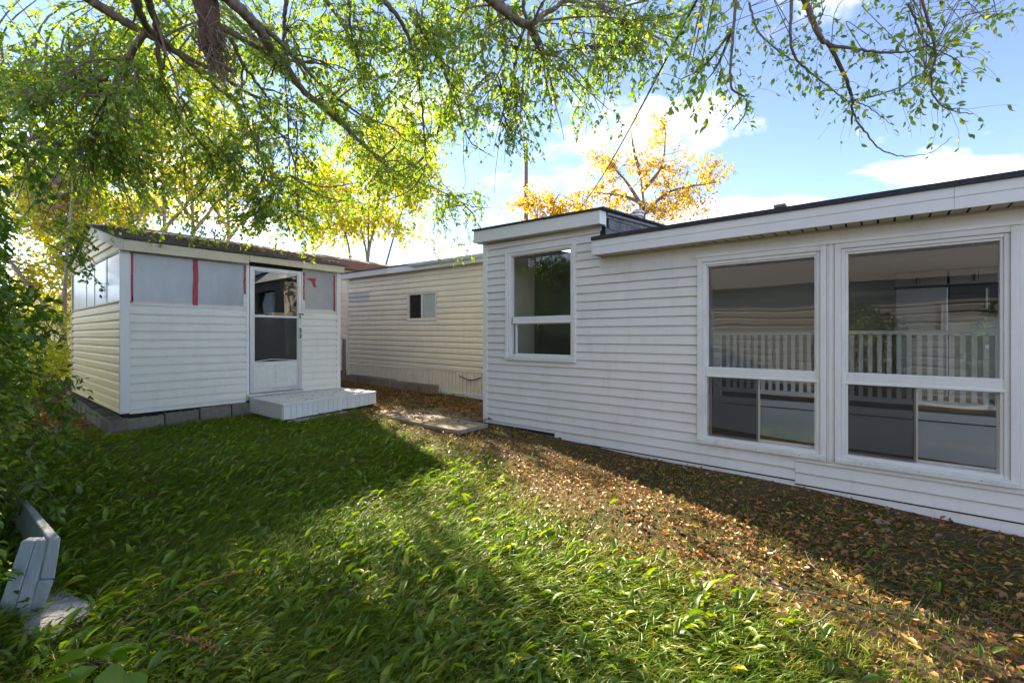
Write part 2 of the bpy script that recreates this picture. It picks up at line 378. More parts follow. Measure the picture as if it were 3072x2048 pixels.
def ground_sheet():
    xs = np.concatenate([[-400, -150, -60, -25, -12, -7], np.arange(-5, 9.01, .1), [11, 15, 25, 60, 150, 400]])
    ys = np.concatenate([[-400, -150, -60, -25, -12, -6], np.arange(-4, 13.01, .1), [15, 20, 30, 60, 150, 400]])
    X, Y = np.meshgrid(xs, ys, indexing='ij')
    Z = ground(X, Y)
    V = np.stack([X, Y, Z], -1).reshape(-1, 3)
    nx, ny = len(xs), len(ys)
    i, j = np.meshgrid(np.arange(nx-1), np.arange(ny-1), indexing='ij')
    a = (i*ny+j).ravel()
    loops = np.stack([a, a+ny, a+ny+1, a+1], 1).ravel()
    n = len(a)
    me = np_mesh('ground', V, loops, np.arange(n)*4, np.full(n, 4))
    o = finish('ground', me, soilmat(), smooth=True, kind='structure')
    return o
ground_sheet()

# ------------------------------------------------------------------ siding
def clip_profile(poly, lo, hi):
    """keep the part of a (out, z) polygon between two heights"""
    def cut(pl, keep, zc):
        r = []
        for i in range(len(pl)):
            a, b = pl[i], pl[(i+1) % len(pl)]
            ka, kb = keep(a[1]), keep(b[1])
            if ka: r.append(a)
            if ka != kb:
                t = (zc-a[1])/(b[1]-a[1]); r.append((a[0]+(b[0]-a[0])*t, zc))
        return r
    p = cut(poly, lambda z: z >= lo-1e-6, lo)
    return cut(p, lambda z: z <= hi+1e-6, hi) if len(p) > 2 else p
def lap(zb, e): return [(-.002, zb+.003), (.004, zb), (.0225, zb), (.024, zb+.005), (.004, zb+e-.009), (.0, zb+e-.006), (-.002, zb+e+.002)]
def dutch(zb, e): return [(-.002, zb+.003), (.004, zb), (.0235, zb), (.025, zb+.005), (.021, zb+e*.60), (.004, zb+e*.84), (.001, zb+e-.004), (-.002, zb+e+.002)]
def siding(parent, fn, prof, e, z0, z1, zref, s0, s1, holes, m, name='siding_board', hook=None, top=None):
    """courses of boards along s, cut round rectangular holes (s0, s1, z0, z1)"""
    k = math.floor((z0-zref)/e+1e-6)
    while zref+k*e < z1-.004:
        zb = zref+k*e; zt = zb+e; k += 1
        lo, hi = max(zb, z0), min(zt, z1)
        hs = [h for h in holes if h[2] < hi-.002 and h[3] > lo+.002]
        cuts = sorted({s0, s1} | {v for h in hs for v in h[:2] if s0 < v < s1})
        runs = []
        for a, b in zip(cuts[:-1], cuts[1:]):
            mid = (a+b)/2; l, h2 = lo, hi; gone = False
            for h in hs:
                if h[0] < mid < h[1]:
                    if h[2] <= l and h[3] >= h2: gone = True
                    elif h[2] <= l: l = max(l, h[3])
                    else: h2 = min(h2, h[2])
            if gone or h2-l < .006: continue
            if runs and abs(runs[-1][1]-a) < 1e-6 and runs[-1][2:] == (l, h2): runs[-1] = (runs[-1][0], b, l, h2)
            else: runs.append((a, b, l, h2))
        for a, b, l, h2 in runs:
            if top is not None:
                h2 = min(h2, top)
            mm = hook(a, b, l, h2) if hook else m
            dj = random.uniform(-.0018, .0018)
            part(name, prism(clip_profile(prof(zb, e), l, h2), lambda s, o, z, d_=dj: fn(s, o+d_, z), a, b), mm, parent)
def ring(fn, s0, s1, z0, z1, w, o0, o1, wt_=None, wb=None):
    wt_ = w if wt_ is None else wt_; wb = w if wb is None else wb
    def bb(a, b, c, d): return prism([(o0, c), (o1, c), (o1, d), (o0, d)], fn, a, b)
    return join(bb(s0, s0+w, z0, z1), bb(s1-w, s1, z0, z1), bb(s0+w, s1-w, z1-wt_, z1), bb(s0+w, s1-w, z0, z0+wb))
def slab(fn, s0, s1, o0, o1, z0, z1): return prism([(o0, z0), (o1, z0), (o1, z1), (o0, z1)], fn, s0, s1)

# ------------------------------------------------------------------ the white house
XW = 4.866
hf = lambda s, o, z: (XW-o, s, z)
house = thing('house', 'low white house with horizontal siding, large paired windows and a stepped dark roof', 'house', (XW+1.5, 1.0, -.1))
W1 = (2.94, 4.08, .92, 2.43); W2 = (.39, 1.489, .155, 2.046); W3 = (-.757, .331, .155, 2.046)
E4 = .1016
ext = -3.0
holes = [W1, (-.757, 1.489, .155, 2.046)]
# wall core, split round the openings so that the rooms behind are open to the glass
def core(a, b, z0, z1): return box(XW, XW+.10, a, b, z0, z1)
part('wall', join(core(4.04, 4.47, -.1, 2.56), core(2.62, 2.98, -.1, 2.56), core(2.98, 4.04, -.1, .96), core(2.98, 4.04, 2.38, 2.56),
                  core(1.45, 2.62, -.15, 2.18), core(-.72, 1.45, -.2, .20), core(-.72, 1.45, 2.0, 2.18), core(.345, .38, .20, 2.0), core(ext, -.72, -.25, 2.18)), M['vinyl'], house)
siding(house, hf, lap, E4, .003, 2.54, .04, 3.26, 4.42, [W1], M['vinyl'])
siding(house, hf, lap, E4, -.062, 2.54, .04, 2.62, 3.26, [W1], M['vinyl'])
siding(house, hf, lap, E4, -.163, 2.05, .04, 1.489, 2.62, [], M['vinyl'])
siding(house, hf, lap, E4, -.163, .149, .04, .628, 1.489, [], M['vinyl'])
siding(house, hf, lap, E4, -.195, .149, .01, ext, .626, [], M['vinyl'])
siding(house, hf, lap, E4, .25, 2.05, .04, ext, -.90, [], M['vinyl'])
part('frieze_board', slab(hf, ext, 2.62, .0, .010, 2.05, 2.183), M['vinyl'], house)
part('corner_trim', box(4.843, 4.93, 4.42, 4.503, 0.0, 2.565), M['trim'], house, bevel=.004)
part('trim_board', slab(hf, -.90, -.757, .0, .030, .15, 2.05), M['trim'], house, bevel=.003)
part('foundation_board', join(box(XW-.004, XW+.09, ext, 4.47, -.40, -.002)), M['dark'], house)
part('flashing', join(box(XW-.030, XW-.008, ext, 1.6, -.30, -.205), box(XW-.028, XW-.008, 3.27, 4.4, -.12, -.038)), M['found'], house)
part('back_wall', join(box(XW+.1, 9.6, 4.37, 4.47, -.1, 2.55), box(9.5, 9.6, -1.55, 4.37, -.2, 2.6), box(9.5, 9.6, ext, -1.55, -.2, .95), box(9.5, 9.6, ext, -1.55, 2.1, 2.6), box(XW+.1, 5.4, ext, ext+.1, -.3, 2.3), box(8.9, 9.5, ext, ext+.1, -.3, 2.3), box(5.4, 8.9, ext, ext+.1, -.3, .0)), M['intg'], house)  # openings at the unseen end are added to let daylight into the rooms
part('entry_dark_sheet', join(box(5.9, 5.92, 2.72, 4.35, -.1, 2.5)), M['entry'], house)  # dark sheet added so the room behind the entry window looks dim
part('interior_floor', join(box(XW+.1, 6.95, ext+.1, 4.37, -.25, -.12), box(6.95, 9.5, ext+.1, 4.37, .25, .38)), M['intf'], house)
part('ceiling', box(XW+.02, 9.55, ext+.1, 2.60, 2.20, 2.26), M['intw'], house)
part('partition', join(box(XW+.1, 9.5, 2.60, 2.70, -.12, 2.5)), M['intg'], house)

def window(W, glass_lo, glass_hi, s_glass, slider=None, thick=.055):
    a, b, z0, z1 = W
    w = part('window', ring(hf, a, b, z0, z1, .045, 0.0, .034), M['wood'], house, bevel=.003)
    part('frame', ring(hf, a+.046, b-.046, z0+.046, z1-.046, .03, -.06, .018), M['wood'], w, bevel=.003)
    ga, gb = s_glass
    part('jamb', ring(hf, a+.077, b-.077, z0+.02, z1-.077, max(ga-a-.077, .012), -.07, .004), M['trim'], w)
    part('sash_rail', slab(hf, ga-.03, gb+.03, -.055, .012, glass_lo[1], glass_hi[0]), M['wood'], w, bevel=.004)
    part('sash_bead', slab(hf, ga-.03, gb+.03, -.05, .020, glass_lo[1]-.010, glass_lo[1]+.012), M['trim'], w, bevel=.003)
    part('pane', slab(hf, ga, gb, -.052, -.046, *glass_hi), M['glass'], w)
    if slider is None:
        part('pane', slab(hf, ga, gb, -.052, -.046, *glass_lo), M['glass'], w)
        part('sash_frame', ring(hf, ga-.012, gb+.012, glass_lo[0]-.01, glass_lo[1], .018, -.06, -.03), M['trim'], w)
    else:
        zl, zh = glass_lo
        part('sash_frame', ring(hf, ga-.006, slider+.012, zl, zh, .020, -.058, -.040), M['alu'], w)
        part('sash_frame', ring(hf, slider-.016, gb+.006, zl, zh, .020, -.038, -.020), M['alu'], w)
        part('pane', slab(hf, ga+.014, slider-.006, -.051, -.046, zl+.02, zh-.02), M['glass'], w)
        part('pane', slab(hf, slider+.004, gb-.014, -.031, -.026, zl+.02, zh-.02), M['glass'], w)
        part('insect_screen', slab(hf, slider+.004, gb-.014, -.018, -.017, zl+.012, zh-.012), M['mesh'], w)
        part('screen_frame', ring(hf, slider-.004, gb+.004, zl, zh, .014, -.019, -.013), M['alu_d'], w)
    s = part('sill', prism([(-.06, z0+.062), (.03, z0+.045), (.052, z0+.036), (.052, z0-.002), (.0, z0-.002), (-.06, z0+.01)], hf, a+.002, b-.002), M['sill'], w, bevel=.003)
    if slider is not None:
        for q in (.18, .5, .83):
            y = a+(b-a)*q
            part('nail_head', tube([hf(y, .049, z0+.020), hf(y, .0535, z0+.020)], .005, 6), M['oldwood'], s)
    return w
window(W1, (1.0, 1.425), (1.508, 2.295), (3.025, 3.925))
window(W2, (.235, .845), (.934, 1.935), (.466, 1.375), .938)
window(W3, (.235, .845), (.934, 1.930), (-.664, .254), -.197)
part('mullion_cover', slab(hf, .333, .388, 0, .022, .15, 2.046), M['trim'], house, bevel=.003)
part('mullion_cover', slab(hf, .350, .371, .0225, .030, .15, 2.046), M['trim'], house, bevel=.002)
part('head_trim', slab(hf, -.9, 1.50, 0, .042, 2.047, 2.066), M['trim'], house, bevel=.003)
part('head_trim', slab(hf, -.9, 1.505, 0, .022, 2.067, 2.080), M['trim'], house, bevel=.002)
part('sill_trim', slab(hf, -.9, 1.49, 0, .022, .138, .152), M['trim'], house, bevel=.002)

# lower roof
XF = 4.632
def strip_roof(x0, x1, y0, y1, zf, slope, t):
    return hexa([(x0, y0, zf), (x1, y0, zf+slope*(x1-x0)), (x1, y1, zf+slope*(x1-x0)), (x0, y1, zf)],
                [(x0, y0, zf+t), (x1, y0, zf+t+slope*(x1-x0)), (x1, y1, zf+t+slope*(x1-x0)), (x0, y1, zf+t)])
roof = part('roof', strip_roof(XF-.02, 9.8, ext, 2.60, 2.342, .085, .042), M['bitumen'], house)
fy = [ext, -.40, 2.585]
for a, b in zip(fy[:-1], fy[1:]):
    fsc = part('fascia_board', prism([(XW-XF-.02, 2.176), (XW-XF+.004, 2.176), (XW-XF, 2.262), (XW-XF+.006, 2.266), (XW-XF+.004, 2.340), (XW-XF-.02, 2.340)], hf, a+.001, b-.001), M['metal'], roof)
part('drip_edge', slab(hf, ext, 2.60, XW-XF-.01, XW-XF+.026, 2.341, 2.3465), M['bitumen'], roof)
part('fascia_return', box(XF, XW, 2.586, 2.604, 2.176, 2.340), M['metal'], roof)
sof = []
yy = ext
while yy < 2.56:
    y2 = min(yy+.105, 2.58)
    sof.append(box(XF+.018, XW-.016, yy, y2-.016, 2.180, 2.190)); yy += .105
part('soffit', join(*sof), M['soffit'], roof)
part('soffit_backing', box(XF+.018, XW+.05, ext, 2.58, 2.192, 2.199), M['dark'], roof)
part('soffit_channel', slab(hf, ext, 2.58, .0105, .030, 2.164, 2.179), M['soffit'], roof)

# upper (entry) roof
XU = 4.70
up = part('upper_roof', hexa([(XU-.03, 2.47, 2.700), (9.8, 2.47, 3.10), (9.8, 4.56, 3.14), (XU-.03, 4.56, 2.742)],
                             [(XU-.03, 2.47, 2.722), (9.8, 2.47, 3.125), (9.8, 4.56, 3.165), (XU-.03, 4.56, 2.764)]), M['bitumen'], house)
part('fascia_board', hexa([(XU, 2.555, 2.545), (XU+.02, 2.555, 2.545), (XU+.02, 4.53, 2.578), (XU, 4.53, 2.578)],
                          [(XU, 2.555, 2.699), (XU+.02, 2.555, 2.699), (XU+.02, 4.53, 2.741), (XU, 4.53, 2.741)]), M['metal'], up)
part('fascia_return', hexa([(XU, 2.535, 2.545), (XU+.16, 2.535, 2.552), (XU+.16, 2.554, 2.552), (XU, 2.554, 2.545)],
                           [(XU, 2.535, 2.698), (XU+.16, 2.535, 2.708), (XU+.16, 2.554, 2.708), (XU, 2.554, 2.698)]), M['trim'], up)
part('fascia_return', box(XU, XU+.8, 4.531, 4.55, 2.577, 2.740), M['metal'], up)
part('soffit', hexa([(XU+.02, 2.556, 2.548), (XW+.05, 2.556, 2.548), (XW+.05, 4.53, 2.582), (XU+.02, 4.53, 2.582)],
                    [(XU+.02, 2.556, 2.556), (XW+.05, 2.556, 2.556), (XW+.05, 4.53, 2.590), (XU+.02, 4.53, 2.590)]), M['soffit'], up)
part('frieze_board', slab(hf, 2.60, 4.44, .0, .0165, 2.500, 2.552), M['vinyl'], house)
part('gable_core', hexa([(XU+.17, 2.56, 2.36), (9.7, 2.56, 2.4), (9.7, 2.62, 2.4), (XU+.17, 2.62, 2.36)],
                        [(XU+.17, 2.56, 2.70), (9.7, 2.56, 3.08), (9.7, 2.62, 3.08), (XU+.17, 2.62, 2.70)]), M['dark'], up)
for r_ in range(5):                     # shingle tabs on the step between the roofs
    for k in range(15):
        x0 = XU+.18+k*.155+(.07 if r_ % 2 else 0)+random.uniform(-.006, .006)
        z0 = 2.40+r_*.125+.085*(x0-XU-.2)*0.6
        x1 = x0+.150
        zt = 2.698+.0787*(x0-XU)
        if z0 > zt-.02: continue
        zt2 = min(z0+.132, zt)
        part('shingle', hexa([(x0, 2.540, z0), (x1, 2.540, z0), (x1, 2.559, z0), (x0, 2.559, z0)],
                             [(x0, 2.551, zt2), (x1, 2.551, zt2+.004), (x1, 2.559, zt2+.004), (x0, 2.559, zt2)]), M['gshingle'], up)
part('rake_edge', hexa([(XU+.16, 2.515, 2.672), (9.8, 2.515, 3.068), (9.8, 2.534, 3.068), (XU+.16, 2.534, 2.672)],
                       [(XU+.16, 2.515, 2.703), (9.8, 2.515, 3.102), (9.8, 2.534, 3.102), (XU+.16, 2.534, 2.703)]), M['found'], up)
# chimney pipe with cap, small vent, both standing on roofs
px, py, pz = 8.533, 3.78, 3.05
part('vent_pipe', join(tube([(px, py, pz), (px, py, 3.62)], .085, 14), tube([(px, py, 3.60), (px, py, 3.64)], .13, 14), tube([(px, py, 3.66), (px, py, 3.68), (px, py, 3.73)], [.15, .15, .10], 14),
                       tube([(px, py, 3.64), (px, py, 3.66)], .10, 14)), M['alu'], up)
part('roof_vent', join(box(5.96, 6.04, .88, .96, 2.44, 2.72), box(5.94, 6.06, .86, .98, 2.721, 2.75)), M['found'], roof)

# ------------------------------------------------------------------ behind the glass
XR = 6.90
rail = thing('railing', 'white wooden indoor railing with square balusters behind the large windows', 'railing', (XR, .4, .38))
part('top_rail', box(XR-.045, XR+.045, -2.4, 1.89, 1.265, 1.312), M['intw'], rail, bevel=.004)
part('bottom_rail', box(XR-.03, XR+.03, -2.4, 1.80, .468, .525), M['intw'], rail, bevel=.004)
y = 1.70
while y > -2.35:
    part('baluster', box(XR-.02, XR+.02, y-.021, y+.021, .525, 1.265), M['intw'], rail); y -= .0875
for y in (1.84, 0.53, -1.35):
    if y != .53: part('post', box(XR-.045, XR+.045, y-.045, y+.045, .30, 1.262), M['intw'], rail)
part('knee_wall', join(box(XR-.06, XR-.045, -2.6, 2.58, -.12, .30)), M['intw'], house)
part('knee_wall_cap', box(XR-.085, XR+.02, -2.6, 2.58, .315, .395), M['intw'], house, bevel=.004)
fr = thing('refrigerator', 'white refrigerator standing in the dim kitchen behind the railing', 'refrigerator', (8.9, -.42, .38))
part('body', box(8.75, 9.35, -.69, -.13, .38, 1.93), M['fridge'], fr, bevel=.02)
part('door', box(8.69, 8.745, -.69, -.13, .40, 1.22), M['fridge'], fr, bevel=.015)
part('door', box(8.69, 8.745, -.69, -.13, 1.235, 1.93), M['fridge'], fr, bevel=.015)
part('handle', box(8.655, 8.689, -.64, -.615, 1.30, 1.70), M['alu'], fr)
for y0, y1, z0, z1, lb in ((-.70, -.12, 1.98, 2.19, 'grey kitchen cabinet mounted above the refrigerator'), (-1.30, -.72, 1.98, 2.19, 'grey kitchen cabinet mounted above the microwave'),
                           (-2.2, -1.32, 1.55, 2.19, 'tall grey wall cabinet beyond the microwave')):
    cb = thing('kitchen_cabinet', lb, 'cabinet', (9.2, (y0+y1)/2, z0))
    part('carcass', box(8.95, 9.49, y0, y1, z0, z1), M['cabinet'], cb)
    mid = (y0+y1)/2
    part('door', box(8.93, 8.948, y0+.01, mid-.003, z0+.01, z1-.01), M['cabinet'], cb, bevel=.003)
    part('door', box(8.93, 8.948, mid+.003, y1-.01, z0+.01, z1-.01), M['cabinet'], cb, bevel=.003)
    part('handle', box(8.905, 8.929, mid+.03, mid+.04, z0+.03, z0+.13), M['black'], cb)
mw = thing('microwave', 'black microwave oven fixed under the kitchen cabinet', 'microwave', (9.2, -1.0, 1.55))
part('body', box(8.95, 9.49, -1.30, -.72, 1.56, 1.96), M['black'], mw, bevel=.006)
part('door', box(8.93, 8.948, -1.12, -.73, 1.58, 1.95), M['black'], mw, bevel=.005)
part('handle', box(8.895, 8.929, -1.10, -1.08, 1.62, 1.90), M['alu'], mw)
ct = thing('kitchen_counter', 'kitchen counter with grey base cupboards behind the railing', 'counter', (9.2, -1.5, .38))
part('base', box(8.9, 9.49, -2.8, -.72, .38, 1.25), M['cabinet'], ct)
part('worktop', box(8.86, 9.49, -2.8, -.71, 1.251, 1.29), M['intw'], ct, bevel=.004)

# ------------------------------------------------------------------ cream mobile home behind
XT = 6.25
tf = lambda s, o, z: (XT-o, s, z+.011*(s-5.8)*(1 if z > .5 else 0))
home = thing('mobile_home', 'cream mobile home with ribbed skirting and one small sliding window', 'mobile home', (XT+1.8, 7.9, .05))
E45 = .1143
TW = (7.07, 8.035, 1.545, 2.165)
def tcore(a, b, z0, z1): return slab(tf, a, b, -.08, -.001, z0, z1)
part('wall', join(tcore(4.52, 7.10, .54, 2.62), tcore(8.0, 10.37, .54, 2.62), tcore(7.10, 8.0, .54, 1.58), tcore(7.10, 8.0, 2.13, 2.62)), M['cream'], home)
def hook(a, b, l, h): return M['patch'] if b > 9.6 and 2.05 < l+.011*3.6 < 2.28 and a > 9.3 else M['cream']
siding(home, tf, dutch, E45, .55, 2.60, .55, 4.52, 9.477, [TW], M['cream'])
siding(home, tf, dutch, E45, .55, 2.60, .55, 9.479, 10.36, [], M['cream'], hook=hook)
part('corner_trim', box(XT-.028, XT+.06, 10.37, 10.46, .12, 2.63), M['cream'], home, bevel=.004)
part('end_wall', box(XT-.0, 9.9, 10.40, 10.44, .2, 2.6), M['cream'], home)
# skirting: ribbed vertical panels
y = 4.52; k = 0
while y < 10.30:
    w = .30 if y < 8.2 else .40
    y2 = min(y+w, 10.36)
    q = []
    n = 3 if y < 8.2 else 2
    for i in range(n):
        a = y+(y2-y)*i/n; b = y+(y2-y)*(i+1)/n
        q.append(slab(lambda s, o, z: (XT-o, s, z), a+.016, b-.004, -.02, .014, gz(XT, a)-.02, .541))
        q.append(slab(lambda s, o, z: (XT-o, s, z), a-.003, a+.015, -.02, -.008, gz(XT, a)-.02, .541))
    part('skirting_panel', join(*q), M['cream'], home); y = y2
part('skirting_trim', slab(lambda s, o, z: (XT-o, s, z), 4.52, 10.36, -.01, .019, .5415, .5505), M['cream'], home)
part('base_board', box(XT-.045, XT-.012, 4.52, 6.9, gz(XT, 5.5)-.03, .135), M['wood'], home, bevel=.004)
XTF = 6.10
ffn = lambda s, o, z: (XTF-o, s, z+.011*(s-5.8))
rf = part('roof', prism([(0.03, 2.755), (-4.0, 2.95), (-4.0, 2.93), (.03, 2.738)], ffn, 4.52, 10.62), M['bitumen'], home)
part('fascia_board', slab(ffn, 4.52, 8.6, -.02, 0, 2.605, 2.735), M['metal'], rf)
part('fascia_board', slab(ffn, 8.603, 10.60, -.02, .001, 2.605, 2.735), M['patch'], rf)
part('soffit', slab(ffn, 4.52, 10.55, -.16, -.021, 2.603, 2.612), M['soffit'], rf)
gut = []
ga = np.linspace(math.pi, 2*math.pi, 8)
gp = [(.045+.045*math.cos(t), 2.735+.06*math.sin(t)) for t in ga]+[(.045+.041*math.cos(t), 2.735+.056*math.sin(t)) for t in ga[::-1]]
part('gutter', prism(gp, ffn, 4.52, 7.72), M['metal'], rf)
wv = part('window', ring(tf, *TW, .028, 0, .030), M['trim'], home, bevel=.003)
part('frame', ring(tf, TW[0]+.029, TW[1]-.029, TW[2]+.029, TW[3]-.029, .03, -.03, .016), M['cream'], wv)
part('sash_rail', slab(tf, 7.535, 7.575, -.03, .02, TW[2]+.058, TW[3]-.058), M['trim'], wv)
part('pane', slab(tf, 7.128, 7.535, -.012, -.008, TW[2]+.058, TW[3]-.058), M['glass'], wv)
part('pane', slab(tf, 7.575, 7.976, -.022, -.018, TW[2]+.058, TW[3]-.058), M['glass'], wv)
part('insect_screen', slab(tf, 7.575, 7.976, -.002, -.001, TW[2]+.058, TW[3]-.058), M['mesh'], wv)
part('curtain', slab(tf, 7.13, 7.53, -.0165, -.0135, TW[2]+.06, TW[3]-.06), M['intw'], wv)
part('curtain', slab(tf, 7.58, 7.97, -.034, -.030, TW[2]+.06, TW[3]-.06), M['oldwood'], wv)
part('room_back', join(box(8.2, 8.25, 6.2, 9.0, .6, 2.6), box(XT+.1, 8.2, 6.2, 6.25, .6, 2.6), box(XT+.1, 8.2, 8.95, 9.0, .6, 2.6)), M['intg'], home)
# dark hose on the skirting
b_ = 4.523
def sk(x, y_, X=XT-.03): 
    d = ray(980+x/b_, 1080+y_/b_); t = X/d[0]; return CAM+d*t
part('hose', tube(smooth_path([sk(1795, 213), sk(1860, 242), sk(1910, 262), sk(1965, 270), sk(2030, 258), sk(2090, 235)], 20), .009, 6), M['cable'], home, smooth=True)

# ------------------------------------------------------------------ patio slabs and the far blocks
ps = [(4.07, 4.65, 4.20, 4.93), (4.10, 4.66, 4.95, 5.72), (4.16, 4.68, 5.75, 6.30), (4.69, 5.36, 4.62, 5.35), (4.69, 5.35, 5.37, 6.08), (4.70, 5.33, 6.10, 6.82),
      (5.38, 6.04, 4.62, 5.42), (5.37, 6.05, 5.44, 6.12), (5.36, 6.05, 6.14, 6.86)]
PSL = ['outer row, at the corner of the white house', 'outer row, between its two neighbours', 'outer row, beside the white step', 'middle row, against the white house',
       'middle row, at its centre', 'middle row, end away from the white house', 'inner row, by the base board and white house', 'inner row, halfway along the base board', 'inner row, beside the brown blocks']
for i, (a, b, c, d) in enumerate(ps):
    z = .042+random.uniform(-.008, .008)+(.004*i % 3)*.3
    t = thing('patio_slab', 'concrete patio slab in the gap, %s' % PSL[i], 'slab', ((a+b)/2, (c+d)/2, z-.05), 'concrete slabs paving the gap')
    j = lambda: random.uniform(-.012, .012)
    b4 = [(a+j(), c+j()), (b+j(), c+j()), (b+j(), d+j()), (a+j(), d+j())]
    o = part('slab_body', hexa([(p[0], p[1], z-.055) for p in b4], [(p[0], p[1], z+random.uniform(-.004, .004)) for p in b4]), M['slab'], t, bevel=.006)

def cmu(L=.39, Wd=.19, Hh=.19, upright=True):
    """hollow concrete block: shells and webs round two open cells"""
    t = .03; w = .028
    xs = [-L/2, -L/2+w, -w/2, w/2, L/2-w, L/2]; ys = [-Wd/2, -Wd/2+t, Wd/2-t, Wd/2]
    bm = bmesh.new(); vg = {}
    for i, x in enumerate(xs):
        for j, y in enumerate(ys):
            for k, z in enumerate((0, Hh)): vg[i, j, k] = bm.verts.new((x, y, z))
    solid = lambda i, j: 0 <= i < 5 and 0 <= j < 3 and not (j == 1 and i in (1, 3))
    for i in range(5):
        for j in range(3):
            if not solid(i, j): continue
            bm.faces.new([vg[i, j, 1], vg[i+1, j, 1], vg[i+1, j+1, 1], vg[i, j+1, 1]])
            bm.faces.new([vg[i, j+1, 0], vg[i+1, j+1, 0], vg[i+1, j, 0], vg[i, j, 0]])
            for di, dj, q in ((-1, 0, [(i, j), (i, j+1)]), (1, 0, [(i+1, j), (i+1, j+1)]), (0, -1, [(i, j), (i+1, j)]), (0, 1, [(i, j+1), (i+1, j+1)])):
                if not solid(i+di, j+dj):
                    a, b = q; bm.faces.new([vg[(*a, 0)], vg[(*b, 0)], vg[(*b, 1)], vg[(*a, 1)]])
    bmesh.ops.recalc_face_normals(bm, faces=bm.faces)
    es = [e for e in bm.edges if len(e.link_faces) == 2 and e.calc_face_angle(0) > 1]
    bmesh.ops.bevel(bm, geom=es, offset=.004, segments=1, affect='EDGES')
    me = bpy.data.meshes.new('concrete_block'); bm.to_mesh(me); bm.free()
    return me
CMU = cmu(); CMU.materials.append(M['block'])
CMB = CMU.copy(); CMB.materials.clear(); CMB.materials.append(M['blockb'])
def block(me, x, y, z, rz, label, group, tilt=0.0):
    o = bpy.data.objects.new('concrete_block', me); COL.objects.link(o)
    o.location = (x, y, z); o.rotation_euler = (tilt, random.uniform(-.015, .015), rz); tag(o, label, 'block', group); return o
ORD = ['first', 'second', 'third', 'fourth', 'fifth', 'sixth', 'seventh', 'eighth', 'ninth', 'tenth', 'eleventh', 'twelfth', 'thirteenth', 'fourteenth', 'fifteenth', 'sixteenth', 'seventeenth', 'eighteenth', 'nineteenth', 'twentieth']
for i in range(7):
    block(CMB, 6.10-.012*i, 9.90-.468*i, gz(6.1, 9.9-.468*i)-.01 if i < 4 else .075, math.pi/2+random.uniform(-.03, .03),
          'brown concrete block along the cream mobile home, %s from the white base board' % ORD[6-i], 'blocks along the mobile home')
for i in range(9):
    yy = 7.60+i*.405
    block(CMU, 1.300+.004*i, yy+.10, -.012+.008*i, math.pi/2+random.uniform(-.04, .04),
          'grey hollow concrete block along the shed end wall, %s from the corner' % ORD[i], 'blocks along the shed end wall')
xb = 1.605
for i in range(4):
    block(CMU, xb+i*.408+random.uniform(-.008, .008), 7.640+.012*i, -.008+.014*i+random.uniform(-.006, .006), random.uniform(-.03, .03),
          'grey concrete block under the shed front, %s from the white step' % ORD[3-i], 'blocks under the shed front')

# ------------------------------------------------------------------ garden shed
YS = 7.65; XA, XB = 1.366, 4.421; YB = 11.42
sf = lambda s, o, z: (s, YS-o, z)           # front wall
sl = lambda s, o, z: (XA-o, s, z)           # end wall
shed = thing('garden_shed', 'small white garden shed with plastic panels, red tape strips and a storm door', 'shed', ((XA+XB)/2, 9.5, .2))
DA, DB = 2.895, 3.712                        # door opening
zb0 = .245; zs = 1.672; ztop = 2.36
def sc(a, b, z0, z1): return box(a, b, YS+.002, YS+.08, z0, z1)
part('wall', join(sc(XA+.01, DA, zb0, 1.70), sc(DB, XB-.01, zb0, 1.70), sc(XA+.01, XB-.01, 2.345, 2.46), sc(XA+.01, XA+.10, 1.70, 2.345), sc(2.83, DA, 1.70, 2.345), sc(DB, 3.77, 1.70, 2.345), sc(4.29, XB-.01, 1.70, 2.345), sc(2.14, 2.21, 1.70, 2.345)), M['shedwood'], shed)
part('end_wall', join(box(XA+.002, XA+.08, YS+.081, YB, zb0, 1.72), box(XA+.002, XA+.08, YS+.081, YS+.16, 1.72, 2.36), box(XA+.002, XA+.08, YB-.1, YB, 1.72, 2.36)), M['shedwood'], shed)
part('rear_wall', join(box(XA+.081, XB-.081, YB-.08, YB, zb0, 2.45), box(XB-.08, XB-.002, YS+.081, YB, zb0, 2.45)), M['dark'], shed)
part('floor', box(XA+.03, XB-.03, YS+.05, YB-.03, .225, .285), M['oldwood'], shed)
part('sill_beam', join(box(XA+.05, XB-.05, YS+.03, YS+.12, .16, .240), box(XA+.05, XA+.14, YS+.13, YB-.1, .16, .240)), M['dark'], shed)
ES = .1143
siding(shed, sf, dutch, ES, zb0, 1.655, 1.655-13*ES, 1.447, 2.845, [], M['shedv'])
siding(shed, sf, dutch, ES, .31, 1.655, 1.655-13*ES, 3.722, 4.352, [], M['shedv'])
siding(shed, sl, dutch, ES, zb0, 1.69, 1.69-13*ES, YS+.005, YB-.03, [], M['shed_bounce'])
part('corner_trim', join(box(XA-.020, XA+.08, YS-.022, YS+.002, zb0-.005, 2.36), box(XA-.020, XA+.002, YS+.003, YS+.035, zb0-.005, 2.36)), M['trim'], shed, bevel=.003)
part('corner_trim', box(4.354, 4.425, YS-.022, YS+.05, .30, 2.37), M['trim'], shed, bevel=.003)
part('corner_trim', box(XA-.028, XA+.03, YB-.03, YB+.03, zb0, 2.38), M['shedwood'], shed, bevel=.003)
part('skirt_strip', slab(sf, 1.447, 2.845, .0, .010, zb0-.02, zb0), M['shedv'], shed)
part('sill_trim', slab(sf, 1.447, 2.845, 0, .024, 1.656, 1.678), M['trim'], shed, bevel=.002)
part('sill_trim', slab(sf, 3.722, 4.352, 0, .024, 1.656, 1.682), M['trim'], shed, bevel=.002)
part('sill_trim', slab(sl, YS+.036, YB-.03, 0, .024, 1.691, 1.712), M['shedwood'], shed, bevel=.002)
